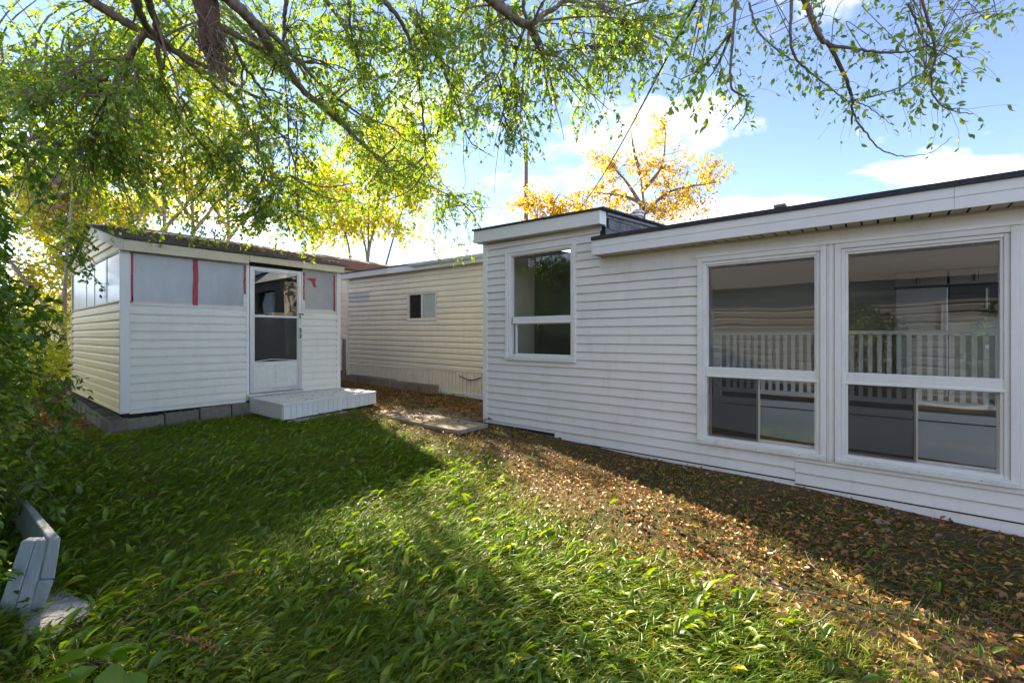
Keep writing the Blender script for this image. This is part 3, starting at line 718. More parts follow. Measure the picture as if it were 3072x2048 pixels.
# plastic panels
for a, b, z0 in ((1.483, 2.155, 1.679), (2.203, 2.832, 1.679), (3.766, 4.295, 1.683)):
    part('plastic_panel', slab(sf, a, b, .004, .008, z0, 2.345), M['sheet'], shed)
    part('panel_edge', slab(sf, a+.002, b-.002, .0085, .012, z0, z0+.028), M['shedwood'], shed)
for a, b in ((7.72, 8.49), (8.50, 9.38), (9.39, 10.06), (10.07, 10.75), (10.76, 11.36)):
    part('plastic_panel', slab(sl, a, b, .004, .008, 1.713, 2.335), M['sheet2'], shed)
for y in (8.495, 9.385, 10.065):
    part('panel_joint', slab(sl, y-.012, y+.012, .009, .013, 1.72, 2.33), M['shedwood'], shed)
# red tape
def tapestrip(pts, w, fn, o=.0135):
    zz_ = np.linspace(pts[0][1], pts[-1][1], 4*len(pts)); pts = [(float(np.interp(q, [p[1] for p in pts], [p[0] for p in pts])), float(q)) for q in zz_]
    L_ = [(s-w/2+random.uniform(-.004, .004), z) for s, z in pts]; R_ = [(s+w/2+random.uniform(-.004, .004), z) for s, z in pts]
    poly = L_+R_[::-1]
    n = len(poly)
    v = [fn(s, o, z) for s, z in poly]+[fn(s, o+.002, z) for s, z in poly]
    k = len(L_); f = []
    for i in range(k-1):
        a, b, c, d = i, i+1, n-2-i, n-1-i
        f += [[a, b, c, d], [a+n, d+n, c+n, b+n]]
    f += [[i, (i+1) % n, (i+1) % n+n, i+n] for i in range(n)]
    return v, f
part('red_tape', tapestrip([(2.180, 1.686), (2.178, 1.85), (2.184, 2.05), (2.179, 2.2), (2.181, 2.346)], .062, sf), M['tape'], shed)
part('red_tape', tapestrip([(1.452, 1.68), (1.463, 1.85), (1.462, 2.1), (1.466, 2.34)], .030, sf), M['tape'], shed)
part('red_tape', tapestrip([(2.828, 1.90), (2.826, 2.1), (2.829, 2.34)], .022, sf), M['tape'], shed)
part('red_tape', tapestrip([(3.755, 1.86), (3.757, 2.1), (3.755, 2.30)], .020, sf), M['tape'], shed)
part('red_tape', tapestrip([(3.740, 2.27), (3.742, 2.33)], .055, sf, .0162), M['tape'], shed)
part('red_tape', tapestrip([(4.307, 1.69), (4.309, 2.0), (4.307, 2.34)], .026, sf), M['tape'], shed)
part('metal_strip', slab(sf, 1.4485, 1.4535, .016, .018, 1.70, 2.33), M['alu'], shed)
part('metal_strip', slab(sf, 4.325, 4.340, .0, .018, 1.69, 2.34), M['alu'], shed)
for z in np.arange(1.75, 2.3, .12):
    part('staple', slab(sf, 2.172+random.uniform(-.01, .01), 2.186, .0156, .0165, z, z+.012), M['black'], shed)
gn = [(3.817, 2.238), (3.965, 2.246), (3.972, 2.205), (3.950, 2.192), (3.975, 2.098), (3.928, 2.082), (3.892, 2.185), (3.872, 2.188), (3.862, 2.205), (3.820, 2.205)]
part('red_tape', ([sf(s, .0085, z) for s, z in gn]+[sf(s, .0115, z) for s, z in gn], [list(range(10)), list(range(19, 9, -1))]+[[i, (i+1) % 10, (i+1) % 10+10, i+10] for i in range(10)]), M['tape'], shed)
shed.children[-1]['label'] = 'red tape cut in the shape of a pistol'
part('side_flap', slab(sf, 2.812, 2.844, .010, .016, 1.69, 1.885), M['trim'], shed)
part('side_flap', slab(sf, 3.740, 3.768, .010, .016, 1.69, 1.855), M['trim'], shed)
# storm door
part('door_jamb', slab(sf, 2.847, 2.894, 0, .020, .305, 2.355), M['trim'], shed, bevel=.003)
part('door_jamb', slab(sf, 3.712, 3.735, 0, .020, .31, 2.34), M['trim'], shed, bevel=.003)
part('door_head', slab(sf, 2.894, 3.735, -.03, .004, 2.34, 2.40), M['dark'], shed)
part('threshold', slab(sf, 2.85, 3.735, -.05, .045, .307, .345), M['alu'], shed)
dr = part('door', ring(sf, DA+.004, DB-.004, .352, 2.335, .058, -.012, .024, .055, .07), M['alu'], shed, bevel=.004)
part('inner_frame', ring(sf, DA+.063, DB-.063, .423, 2.279, .012, -.006, .015), M['trim'], dr)
part('glass_pane', slab(sf, 2.970, 3.636, .000, .004, 1.578, 2.267), M['dglass'], dr)
part('cross_rail', slab(sf, 2.970, 3.636, -.004, .016, 1.545, 1.577), M['trim'], dr, bevel=.003)
part('screen_pane', slab(sf, 2.970, 3.636, .000, .003, .862, 1.544), M['mesh2'], dr)
part('lower_glass', slab(sf, 2.970, 3.636, -.009, -.005, .862, 1.544), M['dglass'], dr)
part('kick_panel', slab(sf, 2.970, 3.636, -.002, .010, .436, .838), M['kick'], dr, bevel=.003)
part('kick_strip', join(prism([(.0105, 0), (.020, 0), (.020, .012), (.0105, .012)], lambda s, o, z: sf(s, o, z+.838+.03*(1-abs((s-3.22)/.25) if abs(s-3.22) < .25 else 0)), 2.970, 3.22),
                        prism([(.0105, 0), (.020, 0), (.020, .012), (.0105, .012)], lambda s, o, z: sf(s, o, z+.838+.03*(1-abs((s-3.22)/.42))), 3.2205, 3.636)), M['alu'], dr)
for z in (.50, .58, .66, .76):
    part('rivet', tube([sf(3.29, .0102, z), sf(3.29, .0125, z)], .006, 8), M['black'], dr)
part('handle', tube(smooth_path([sf(3.682, .024, 1.215), sf(3.682, .055, 1.245), sf(3.682, .055, 1.345), sf(3.682, .024, 1.375)], 12), .009, 8), M['black'], dr, smooth=True)
part('latch', join(slab(sf, 3.662, 3.700, .0245, .045, 1.60, 1.625), tube([sf(3.700, .03, 1.612), sf(3.740, .03, 1.612)], .010, 8), slab(sf, 3.672, 3.69, .0245, .034, 1.54, 1.585)), M['black'], dr)
for z in (.62, 1.9):
    part('hinge', tube([sf(2.897, .028, z), sf(2.897, .028, z+.07)], .008, 8), M['alu'], dr)
# things on the shelf inside the door
for i, (x, w, h, mm) in enumerate(((3.14, .10, .05, 'intw'), (3.40, .22, .09, 'cardboard'), (3.60, .08, .10, 'cardboard'))):
    if mm not in M: M[mm] = mat('cardboard', (.55, .30, .13), .8, .2, 8)
    tag(part('storage_box', box(x-w/2, x+w/2, YS+.14, YS+.30, 1.545, 1.545+h), M[mm], None, bevel=.003, loc=(x, YS+.22, 1.545)),
        ['small white box on the shelf inside the shed door', 'wide orange box on the shelf inside the shed door', 'narrow orange box on the shelf inside the shed door'][i], 'box')
shf = part('shelf', box(2.9, 4.3, YS+.11, YS+.40, 1.515, 1.544), M['oldwood'], shed)
# gable, rake boards, roof
ax = XA-.035; AY, AZ = 9.50, 2.945; EY0, EY1, EZ = 7.495, 11.50, 2.490
def rake(y0, z0, y1, z1, h, x0, x1):
    return hexa([(x0, y0, z0-h), (x1, y0, z0-h), (x1, y1, z1-h), (x0, y1, z1-h)], [(x0, y0, z0), (x1, y0, z0), (x1, y1, z1), (x0, y1, z1)])
part('rake_board', rake(EY0, EZ, AY, AZ, .150, ax-.0, ax+.022), M['shedwood'], shed, bevel=.003)
part('rake_board', rake(AY+.001, AZ, EY1, EZ+.0, .150, ax-.0, ax+.022), M['shedwood'], shed, bevel=.003)
zr = 2.36
k = 0
part('gable_trim', slab(sl, YS+.036, YB-.03, -.01, .020, 2.337, 2.365), M['shedwood'], shed)
while zr < 2.80:                              # gable boards, shortened to the slope
    z2 = zr+ES
    sl0 = (AZ-.06-EZ)/(AY-EY0)
    ya = max(YS+.01, EY0+(zr+.04-EZ)/sl0) if zr+.04 > EZ else YS+.01
    yb = min(YB-.01, EY1-(zr+.04-EZ)/sl0) if zr+.04 > EZ else YB-.01
    if yb-ya > .2:
        part('gable_board', prism(dutch(zr, min(ES, 2.86-zr)), sl, ya, yb), M['shed_bounce'], shed)
    zr = z2; k += 1
part('gable_core', ([(XA+.003, YS, 2.36), (XA+.003, YB, 2.36), (XA+.003, YB, 2.46), (XA+.003, AY, AZ-.05), (XA+.003, YS, 2.46), (XA+.05, YS, 2.36), (XA+.05, YB, 2.36), (XA+.05, YB, 2.46), (XA+.05, AY, AZ-.05), (XA+.05, YS, 2.46)],
                    [[0, 1, 2, 3, 4], [9, 8, 7, 6, 5], [0, 5, 6, 1], [1, 6, 7, 2], [2, 7, 8, 3], [3, 8, 9, 4], [4, 9, 5, 0]]), M['shedwood'], shed)
XE = 4.475
fb = part('fascia_board', hexa([(ax+.023, EY0, 2.342), (2.84, EY0, 2.350), (2.84, EY0+.025, 2.350), (ax+.023, EY0+.025, 2.342)],
                               [(ax+.023, EY0, 2.480), (2.84, EY0, 2.480), (2.84, EY0+.025, 2.480), (ax+.023, EY0+.025, 2.480)]), M['shedwood'], shed, bevel=.003)
part('fascia_board', hexa([(2.845, EY0+.004, 2.385), (XE-.05, EY0+.004, 2.372), (XE-.05, EY0+.03, 2.372), (2.845, EY0+.03, 2.385)],
                          [(2.845, EY0+.004, 2.482), (XE-.05, EY0+.004, 2.484), (XE-.05, EY0+.03, 2.484), (2.845, EY0+.03, 2.482)]), M['shedwood'], shed, bevel=.003)
part('eave_board', join(box(ax+.03, XE-.03, EY0+.031, YS+.05, 2.405, 2.43)), M['oldwood'], shed)
sp = (AZ-EZ)/(AY-EY0)
def rz_(y): return EZ+sp*(y-EY0)
x0r, x1r = ax-.05, XE
rf2 = part('roof', join(hexa([(x0r, EY0-.03, rz_(EY0-.03)+.003), (x1r, EY0-.03, rz_(EY0-.03)+.003), (x1r, AY, AZ+.003), (x0r, AY, AZ+.003)],
                             [(x0r, EY0-.03, rz_(EY0-.03)+.020), (x1r, EY0-.03, rz_(EY0-.03)+.020), (x1r, AY, AZ+.020), (x0r, AY, AZ+.020)]),
                        hexa([(x0r, AY+.001, AZ+.003), (x1r, AY+.001, AZ+.003), (x1r, EY1+.03, EZ-.004), (x0r, EY1+.03, EZ-.004)],
                             [(x0r, AY+.001, AZ+.020), (x1r, AY+.001, AZ+.020), (x1r, EY1+.03, EZ+.013), (x0r, EY1+.03, EZ+.013)])), M['shingle'], shed)
nrow = 15
for r_ in range(nrow):
    ya = EY0-.045+r_*.137; yb = min(ya+.150, AY+.02)
    xx = x0r-.008-(.15 if r_ % 2 else 0)
    while xx < x1r:
        a = max(xx, x0r-.008); b = min(xx+.298, x1r+.008)
        if b-a > .03:
            lift = random.uniform(0, .010) if random.random() < .25 else random.uniform(0, .003)
            part('shingle', hexa([(a, ya, rz_(ya)+.022), (b, ya, rz_(ya)+.022), (b, yb, rz_(yb)+.0215), (a, yb, rz_(yb)+.0215)],
                                 [(a, ya, rz_(ya)+.032+lift), (b, ya, rz_(ya)+.032+lift*.5), (b, yb, rz_(yb)+.024), (a, yb, rz_(yb)+.024)]), M['shingle'], rf2)
        xx += .302
for k in range(11):
    a = x0r-.01+k*.29
    b = min(a+.30, x1r+.01)
    part('ridge_cap', ([(a, AY-.13, rz_(AY-.13)+.036), (b, AY-.13, rz_(AY-.13)+.040), (b, AY, AZ+.048), (a, AY, AZ+.044), (a, AY+.13, AZ-.13*sp+.036), (b, AY+.13, AZ-.13*sp+.040)],
                       [[0, 1, 2, 3], [3, 2, 5, 4]]), M['shingle'], rf2)

# white wooden step in front of the door
step = thing('wooden_step', 'white painted wooden step with vertical skirt boards below the shed door', 'step', (3.7, 7.1, .07))
P4 = [np.array(p) for p in ((2.89, 6.467), (4.563, 6.737), (4.51, 7.80), (2.885, 7.60))]
def q2(u, v): return (1-v)*((1-u)*P4[0]+u*P4[1])+v*((1-u)*P4[3]+u*P4[2])
def deckpiece(u0, u1, v0, v1, z0, z1):
    c = [q2(u0, v0), q2(u1, v0), q2(u1, v1), q2(u0, v1)]
    return hexa([(*p, z0) for p in c], [(*p, z1) for p in c])
nb = 5
for i in range(nb):
    part('top_board', deckpiece(-.008, 1.004, i/nb-.012*(i == 0), (i+1)/nb-.0012, .268, .300), M['wood'], step, bevel=.0025)
edges = [0, .068, .118, .171, .224, .275, .326, .379, .432, .484, .536, .588, .64, .69, .74, .79, .845, .90, .95, 1.0]
for a, b in zip(edges[:-1], edges[1:]):
    part('skirt_board', deckpiece(a+.0012, b-.0016, -.004+random.uniform(-.002, .002), .016, .075+.02*a+random.uniform(-.004, .004), .266), M['wood'], step)
for i in range(9):
    part('skirt_board', deckpiece(-.004, .010, .02+i*.108, .02+(i+1)*.108-.004, .072, .266), M['wood'], step)
    part('skirt_board', deckpiece(.988, .999, .02+i*.108, .02+(i+1)*.108-.004, .085, .266), M['wood'], step)
tag(part('timber_sleeper', deckpiece(.03, .62, -.075, .004, .0, .062), M['paintdrip'], None, bevel=.008, loc=(3.4, 6.5, .02)), 'paint spattered grey timber lying along the foot of the white step', 'timber')

# ------------------------------------------------------------------ planter timbers by the hedge
pl = thing('planter_box', 'pale blue painted timber corner of a planter under the hedge', 'planter', (.3, 3.4, -.2))
def beam(p, q, w, h, up=(0, 0, 1)):
    p, q = np.array(p, float), np.array(q, float); d = unit(q-p); s = unit(np.cross(d, up)); u = np.cross(s, d)
    c = [(-w/2, -h/2), (w/2, -h/2), (w/2, h/2), (-w/2, h/2)]
    return hexa([p+s*a+u*b for a, b in c], [q+s*a+u*b for a, b in c])
def quadpost(px, Zt, th=.055):
    """post from its photographed front face (TL, TR, BR, BL), pushed back by its thickness"""
    fr_ = [at(x, y, z) for (x, y), z in zip(px, Zt)]
    bk = [p+fw*th+np.array([-.01, 0, 0]) for p in fr_]
    return hexa(fr_, bk)
zt_, zb_ = 2.30, 2.22
part('corner_post', quadpost([(62, 1622), (104, 1622), (20, 1892), (-30, 1892)], [zt_, zt_, zb_, zb_]), M['timber'], pl, bevel=.004)
part('corner_post', quadpost([(107, 1620), (143, 1620), (68, 1890), (24, 1890)], [zt_, zt_, zb_, zb_]), M['timber'], pl, bevel=.004)
def receding(pxn, Zn, pxf, Zf): return hexa([at(x, y, Zn) for x, y in pxn], [at(x, y, Zf) for x, y in pxf])
part('side_timber', receding([(147, 1616), (183, 1612), (164, 1735), (121, 1736)], 2.27, [(48, 1482), (66, 1480), (58, 1566), (40, 1566)], 3.2), M['timber'], pl, bevel=.004)
part('side_timber', receding([(118, 1743), (162, 1740), (131, 1826), (84, 1828)], 2.25, [(40, 1570), (58, 1569), (50, 1640), (32, 1640)], 3.2), M['timber'], pl, bevel=.004)
pp = ong(140, 1840)
tag(part('painted_soil_patch', (lambda n=14: ([tuple(pp+np.array([.02, -.03, .006]))]+[(pp[0]+.02+.22*math.cos(t)*random.uniform(.6, 1.1)*.7, pp[1]-.03+.30*math.sin(t)*random.uniform(.6, 1.1), 0) for t in np.linspace(0, 2*math.pi, n, endpoint=False)],
     [[0, i+1, (i+1) % n+1] for i in range(n)]))(), M['paintdrip'], None), 'patch of soil splashed with white paint beside the planter', 'paint patch')
o = bpy.data.objects['painted_soil_patch']
for v in o.data.vertices: v.co.z = gz(v.co.x, v.co.y)+.012

# ------------------------------------------------------------------ far things: fence, houses, pole, cable
bh = thing('tan_house', 'tan house with brown fascia half hidden behind the shed and mobile home', 'house', (7.0, 15.0, .1))
part('wall', box(3.2, 11.0, 13.05, 17.0, .0, 3.30), M['tanhouse'], bh)
bf = lambda s, o, z: (s, 13.04-o, z)
z = .15
while z < 3.2:
    part('siding_board', prism(lap(z, .20), bf, 3.2, 11.0), M['tanhouse'], bh); z += .20
brf = part('roof', hexa([(3.0, 12.7, 3.50), (11.3, 12.7, 3.50), (11.3, 15.0, 4.0), (3.0, 15.0, 4.0)], [(3.0, 12.7, 3.55), (11.3, 12.7, 3.55), (11.3, 15.0, 4.06), (3.0, 15.0, 4.06)]), M['shingle'], bh)
part('fascia_board', box(3.0, 11.3, 12.67, 12.70, 3.30, 3.54), M['brownf'], brf)
part('soffit', box(3.1, 11.2, 12.71, 13.03, 3.30, 3.32), M['brownf'], brf)
wf = thing('white_fence', 'weathered white board fence seen between hedge and shed', 'fence', (1.5, 19.6, .1))
for i in range(26):
    x = -1.0+i*.155
    yy = 20.9-.35*(x+.0)
    part('fence_board', box(x, x+.145, yy, yy+.02, .05, 1.72+random.uniform(-.02, .02)), M['fencew'], wf)
part('fence_rail', hexa([(-1.0, 21.28, .5), (3.1, 19.85, .5), (3.1, 19.89, .5), (-1.0, 21.32, .5)], [(-1.0, 21.28, .6), (3.1, 19.85, .6), (3.1, 19.89, .6), (-1.0, 21.32, .6)]), M['fencew'], wf)
fh = thing('dark_roofed_house', 'far house with dark shingle roof beyond the white fence', 'house', (1.5, 25.0, .1))
part('wall', box(-3, 5, 23.5, 28, 0, 2.0), M['fencew'], fh)
frf = part('roof', hexa([(-3.4, 23.0, 1.95), (5.4, 23.0, 1.95), (5.4, 28.5, 1.95), (-3.4, 28.5, 1.95)], [(-3.0, 25.6, 3.0), (5.0, 25.6, 3.0), (5.0, 25.9, 3.0), (-3.0, 25.9, 3.0)]), M['shingle'], fh)
pal = thing('wooden_lattice', 'weathered wooden frame standing in the gap behind the shed', 'lattice', (7.3, 12.2, .1))
for x in (6.9, 7.15, 7.4, 7.65): part('slat', box(x, x+.09, 12.2, 12.23, .12, 1.15), M['oldwood'], pal)
for z in (.35, .75, 1.12): part('rail', box(6.8, 7.85, 12.235, 12.27, z, z+.09), M['fencew'], pal)
ub = atd(1208, 460, 25)
pole = thing('utility_pole', 'tall bare wooden utility pole rising behind the cream mobile home', 'utility pole', (ub[0], ub[1], 0))
part('shaft', tube([(ub[0], ub[1], 0), (ub[0], ub[1], 6), (ub[0], ub[1], 11.8)], [.16, .13, .105], 10), M['pole'], pole, smooth=True)
part('insulator', tube([(ub[0], ub[1], 11.8), (ub[0], ub[1], 12.0)], [.05, .04], 8), M['alu'], pole)
c0, c1 = atd(1600, 0, 3.6), atd(1335, 476, 9.5)
cp = [c1+(c0-c1)*t-np.array([0, 0, .12*math.sin(math.pi*min(max(t, 0), 1))]) for t in np.linspace(-.12, 1.6, 22)]
tag(part('overhead_cable', tube(cp, .0105, 6), M['cable'], None, loc=tuple(c1)), 'black service cable running up from the roof across the sky', 'cable')
nb = thing('neighbour_home', 'pale mobile home across the yard behind the viewpoint', 'mobile home', (-6.0, 0, -.3))
nfn = lambda s, o, z: (-4.6+o, s, z)
part('wall', box(-8, -4.601, -7, 6.0, -.4, 2.6), M['cream'], nb)
z = -.25
while z < 2.5:
    part('siding_board', prism(dutch(z, .203), nfn, -7, 6.0), M['greyhome'], nb); z += .203
part('roof', hexa([(-8.2, -7.2, 2.605), (-4.3, -7.2, 2.605), (-4.3, 6.2, 2.605), (-8.2, 6.2, 2.605)], [(-6.6, -7.2, 4.3), (-6.4, -7.2, 4.3), (-6.4, 6.2, 4.3), (-6.6, 6.2, 4.3)]), M['shingle'], nb)

# ------------------------------------------------------------------ trees
def crown(name, parent, P, D, N_, L, W, rnd, m, tmpl=LEAF6):
    me = leaf_mesh(name, tmpl, P-OFF[parent.name], D, N_, L, W, rnd)
    return finish(name, me, m, parent)
def twig_cloud(anchor, adir, n_twig, length, rad, droop, n_leaf, leaf_len, spread=.9):
    """twigs growing from anchors; returns tube pieces and leaf arrays"""
    tubes = []; LP = []; LD = []; LN = []; LL = []
    for a, d0 in zip(anchor, adir):
        for _ in range(n_twig):
            d = unit(d0*.6+rng.normal(size=3)*spread)
            ln = length*rng.uniform(.55, 1.3); ns = 6; st = ln/ns
            p = a.copy(); pts = [p.copy()]
            for k in range(ns):
                d = unit(d+np.array([0, 0, -droop*rng.uniform(.5, 1.4)])+rng.normal(size=3)*.16)
                p = p+d*st; pts.append(p.copy())
            pts = np.array(pts)
            tubes.append(tube(pts, np.linspace(rad, rad*.35, ns+1), 3, cap=False))
            m = max(2, int(n_leaf*rng.uniform(.7, 1.3)))
            t = rng.uniform(.12, 1, m)*ns
            i = np.minimum(t.astype(int), ns-1); fr_ = (t-i)[:, None]
            q = pts[i]*(1-fr_)+pts[i+1]*fr_
            dd = unit(pts[i+1]-pts[i])
            side = unit(np.cross(dd, rdir(m)))
            ld = unit(dd*.55+side*.75+np.array([0, 0, -.35])+rng.normal(size=(m, 3))*.15)
            LP.append(q); LD.append(ld); LN.append(unit(rng.normal(size=(m, 3))*.8+np.array([.1, .35, .55])))
            LL.append(leaf_len*rng.uniform(.6, 1.25, m))
    return tubes, np.concatenate(LP), np.concatenate(LD), np.concatenate(LN), np.concatenate(LL)

# the big tree over the yard: trunk beyond the hedge line, limbs arching over towards the shed and the house
big = thing('shade_tree', 'large shade tree whose branches and small green leaves hang over the yard', 'tree', (-1.8, 5.5, -.2))
part('trunk', tube(smooth_path([(-1.8, 5.5, -.4), (-1.75, 5.4, 1.2), (-1.6, 5.2, 2.6), (-1.2, 4.7, 4.2), (-.6, 4.0, 5.3), (.2, 3.3, 6.2)], 24), np.linspace(.34, .17, 26)[:len(smooth_path([(0, 0, 0)]*6, 24))], 12), M['bark'], big, smooth=True)
def c5(x, y): return (x/2.091, y/2.091)
def c6(x, y): return (900+x/1.96, y/1.96)
def c7(x, y): return (2000+x/2.194, y/2.194)
LIMBS = [  # crop function, points, depth start/end, radius start/end
 (c5, [(570, 0), (720, 100), (870, 180), (1000, 260), (1120, 330), (1250, 400), (1370, 440), (1480, 445)], 4.2, 5.4, .045, .020),
 (c5, [(1370, 445), (1450, 520), (1560, 590), (1700, 640), (1840, 660), (1960, 620)], 5.3, 6.3, .024, .012),
 (c5, [(930, 0), (990, 180), (1040, 270), (1200, 410), (1300, 500), (1480, 640), (1640, 715)], 4.0, 5.8, .032, .012),
 (c5, [(850, 0), (880, 90), (930, 180), (1010, 265)], 3.9, 4.6, .040, .026),
 (c5, [(1380, 170), (1560, 270), (1750, 370), (1930, 390), (2070, 410)], 4.5, 5.6, .030, .010),
 (c5, [(1420, -20), (1600, 160), (1730, 350), (1830, 480), (1930, 600), (2080, 720), (2200, 830), (2300, 930), (2420, 1010)], 4.3, 7.0, .060, .016),
 (c5, [(1560, 120), (1700, 210), (1880, 390), (2000, 520), (2150, 640), (2300, 740), (2480, 800)], 4.5, 6.8, .032, .010),
 (c5, [(990, 250), (1010, 450), (1060, 600), (1150, 780), (1280, 910), (1440, 980)], 4.5, 5.9, .022, .007),
 (c5, [(905, 215), (780, 400), (740, 500), (650, 590), (400, 605), (0, 580)], 4.4, 5.6, .034, .010),
 (c5, [(650, 590), (655, 700), (580, 850), (430, 895), (200, 880)], 4.9, 5.8, .018, .006),
 (c5, [(780, 400), (640, 500), (520, 560), (330, 560), (160, 520)], 4.6, 5.2, .016, .006),
 (c5, [(1790, -10), (1785, 150), (1780, 300), (1800, 650), (1820, 1100)], 4.8, 5.6, .024, .006),
 (c5, [(1860, 660), (1862, 900), (1855, 1150), (1870, 1360)], 5.6, 6.2, .012, .004),
 (c5, [(1450, 250), (1540, 420), (1640, 560), (1700, 640)], 4.6, 5.6, .022, .010),
 (c5, [(1480, 640), (1560, 780), (1620, 950), (1720, 1210)], 5.7, 6.3, .014, .004),
 (c5, [(1640, 715), (1800, 900), (1860, 1100), (1865, 1350)], 5.8, 6.5, .014, .004),
 (c5, [(2190, 0), (2200, 200), (2260, 420), (2290, 560)], 5.0, 5.6, .018, .006),
 (c5, [(1700, 480), (1730, 380), (1790, 300), (1790, 150)], 5.2, 5.0, .012, .008),
 (c6, [(1110, -20), (1200, 60), (1290, 130), (1360, 165), (1400, 260), (1430, 340)], 4.5, 5.2, .058, .026),
 (c6, [(1365, 140), (1480, 60), (1580, 8), (1750, 60), (1850, 125)], 4.9, 5.2, .032, .012),
 (c6, [(1310, 0), (1340, 160), (1400, 300)], 4.9, 5.2, .022, .010),
 (c6, [(480, -10), (600, 140), (680, 380), (720, 640), (745, 960)], 4.8, 6.2, .030, .008),
 (c6, [(0, 510), (180, 660), (400, 880), (560, 1010), (800, 1110), (1000, 1210), (1120, 1222)], 6.5, 8.6, .028, .005),
 (c6, [(0, 590), (180, 590), (330, 680), (520, 740), (660, 840), (800, 790)], 6.4, 7.3, .018, .006),
 (c6, [(150, 0), (250, 140), (330, 330), (420, 540), (460, 760)], 5.2, 6.4, .030, .008),
 (c6, [(640, 50), (760, 260), (860, 460), (930, 640), (1000, 830), (1130, 920)], 5.0, 6.6, .018, .005),
 (c6, [(1320, 170), (1270, 330), (1240, 520), (1180, 700)], 5.0, 5.8, .014, .004),
 (c6, [(1440, 330), (1560, 300), (1700, 270)], 5.2, 5.3, .010, .004),
 (c6, [(680, 60), (740, 200), (720, 420), (600, 640)], 5.1, 6.0, .014, .005),
 (c7, [(900, -20), (1010, 250), (1080, 310), (1200, 570), (1222, 680), (1215, 820)], 2.2, 2.5, .014, .005),
 (c7, [(1222, 740), (1330, 900), (1420, 990), (1570, 1030), (1750, 1000), (1880, 900)], 2.5, 2.7, .005, .0015),
 (c7, [(1080, 300), (1350, 340), (1600, 340), (1780, 270)], 2.25, 2.1, .008, .003),
 (c7, [(820, -10), (825, 330), (950, 480), (1190, 660)], 2.4, 2.5, .009, .003),
 (c7, [(455, -10), (430, 330), (425, 570), (520, 650), (510, 760), (440, 855)], 2.8, 2.9, .010, .003),
 (c7, [(490, 640), (370, 790), (265, 935)], 2.9, 3.0, .004, .0015),
 (c7, [(1680, -10), (1770, 330), (1740, 500), (1760, 640), (1850, 720), (2020, 750)], 2.0, 2.2, .006, .002),
 (c7, [(1230, 660), (1500, 590), (1710, 460)], 2.5, 2.4, .005, .002),
 (c7, [(1230, 665), (1320, 700), (1480, 820)], 2.5, 2.55, .004, .0015),
 (c7, [(540, 20), (600, 200), (740, 340), (840, 400)], 2.7, 2.6, .007, .003),
 (c7, [(1590, 20), (1640, 150), (1700, 280), (1780, 330), (1930, 405)], 2.0, 2.1, .005, .002),
]
limb_pts = []; limb_dir = []; limb_r = []
for fn, pts, za, zb, ra, rb in LIMBS:
    P3 = [at(*fn(x, y), za+(zb-za)*i/(len(pts)-1)) for i, (x, y) in enumerate(pts)]
    sp_ = smooth_path(P3, 6*len(pts))
    sp_ += rng.normal(size=sp_.shape)*(.006 if za > 3.5 else .0018)
    rr_ = np.linspace(ra, rb, len(sp_))*rng.uniform(.93, 1.07, len(sp_))
    part('branch', tube(sp_, rr_, 7 if ra > .012 else 5), M['bark'], big, smooth=True)
    limb_pts.append(sp_); limb_dir.append(unit(np.gradient(sp_, axis=0))); limb_r.append(rr_)
# upper parts of the limbs, out of sight above, joining them to the trunk
for fn, pts, za, zb, ra, rb in [l for l in LIMBS if l[1][0][1] <= 20 and l[4] > .008]:
    p0 = at(*fn(*pts[0]), za); d0 = unit(p0-at(*fn(*pts[1]), za+(zb-za)/(len(pts)-1)))
    top = np.array([.1, 3.2, 6.0]); L_ = np.linalg.norm(top-p0)
    part('branch', tube(smooth_path([p0, p0+d0*L_*.25+np.array([0, 0, .1]), (p0+top)/2+np.array([0, 0, .45]), top], 16), np.linspace(ra, min(.12, ra*2.2), len(smooth_path([p0]*4, 16))), 7), M['bark'], big, smooth=True)
# thick cut limb with a burl and a thatch of shoots
bp_ = smooth_path([(.2, 3.3, 6.2), at(560, -230, 4.2), at(600, -60, 4.3), at(628, 60, 4.35), at(640, 150, 4.4), at(665, 185, 4.45)], 30)
part('burl_limb', tube(bp_, np.interp(np.linspace(0, 1, len(bp_)), [0, .4, .55, .72, .82, .92, 1], [.13, .10, .095, .11, .09, .06, .025])*rng.uniform(.85, 1.15, len(bp_)), 14), M['burl'], big)
sh = []
for _ in range(170):
    a = bp_[rng.integers(len(bp_)*4//7, len(bp_))]+rng.normal(size=3)*.065
    sh.append(tube([a, a+rng.normal(size=3)*.05+np.array([.02, 0, -.06]), a+rng.normal(size=3)*.08+np.array([.06, 0, -.15])], [.006, .005, .002], 3))
part('burl_shoots', join(*sh), M['twig'], big, kind='stuff')

# side branches reaching into the crown, each tied to the nearest limb
allp = np.concatenate(limb_pts); alld = np.concatenate(limb_dir)
REG = [  # x0 x1 y0 y1 (of the 2352-wide view), depth range, count
 (0, 330, -30, 330, 4.2, 6.0, 80), (0, 330, 200, 500, 4.8, 7.0, 56), (300, 700, -30, 330, 4.6, 6.8, 100), (300, 740, 300, 520, 5.6, 6.9, 72), (400, 780, 430, 555, 6.2, 6.75, 24),
 (700, 1080, -30, 260, 4.8, 7.2, 110), (700, 1040, 240, 470, 5.6, 8.0, 60), (960, 1110, 430, 590, 7.4, 8.8, 16), (1060, 1420, -30, 260, 4.6, 6.2, 66), (1180, 1330, 230, 320, 5.4, 6.0, 9),
 (1400, 1600, 0, 160, 4.0, 5.6, 24), (1560, 1640, 130, 230, 3.4, 4.0, 5),
]
hub_a = []; hub_d = []; conn = []
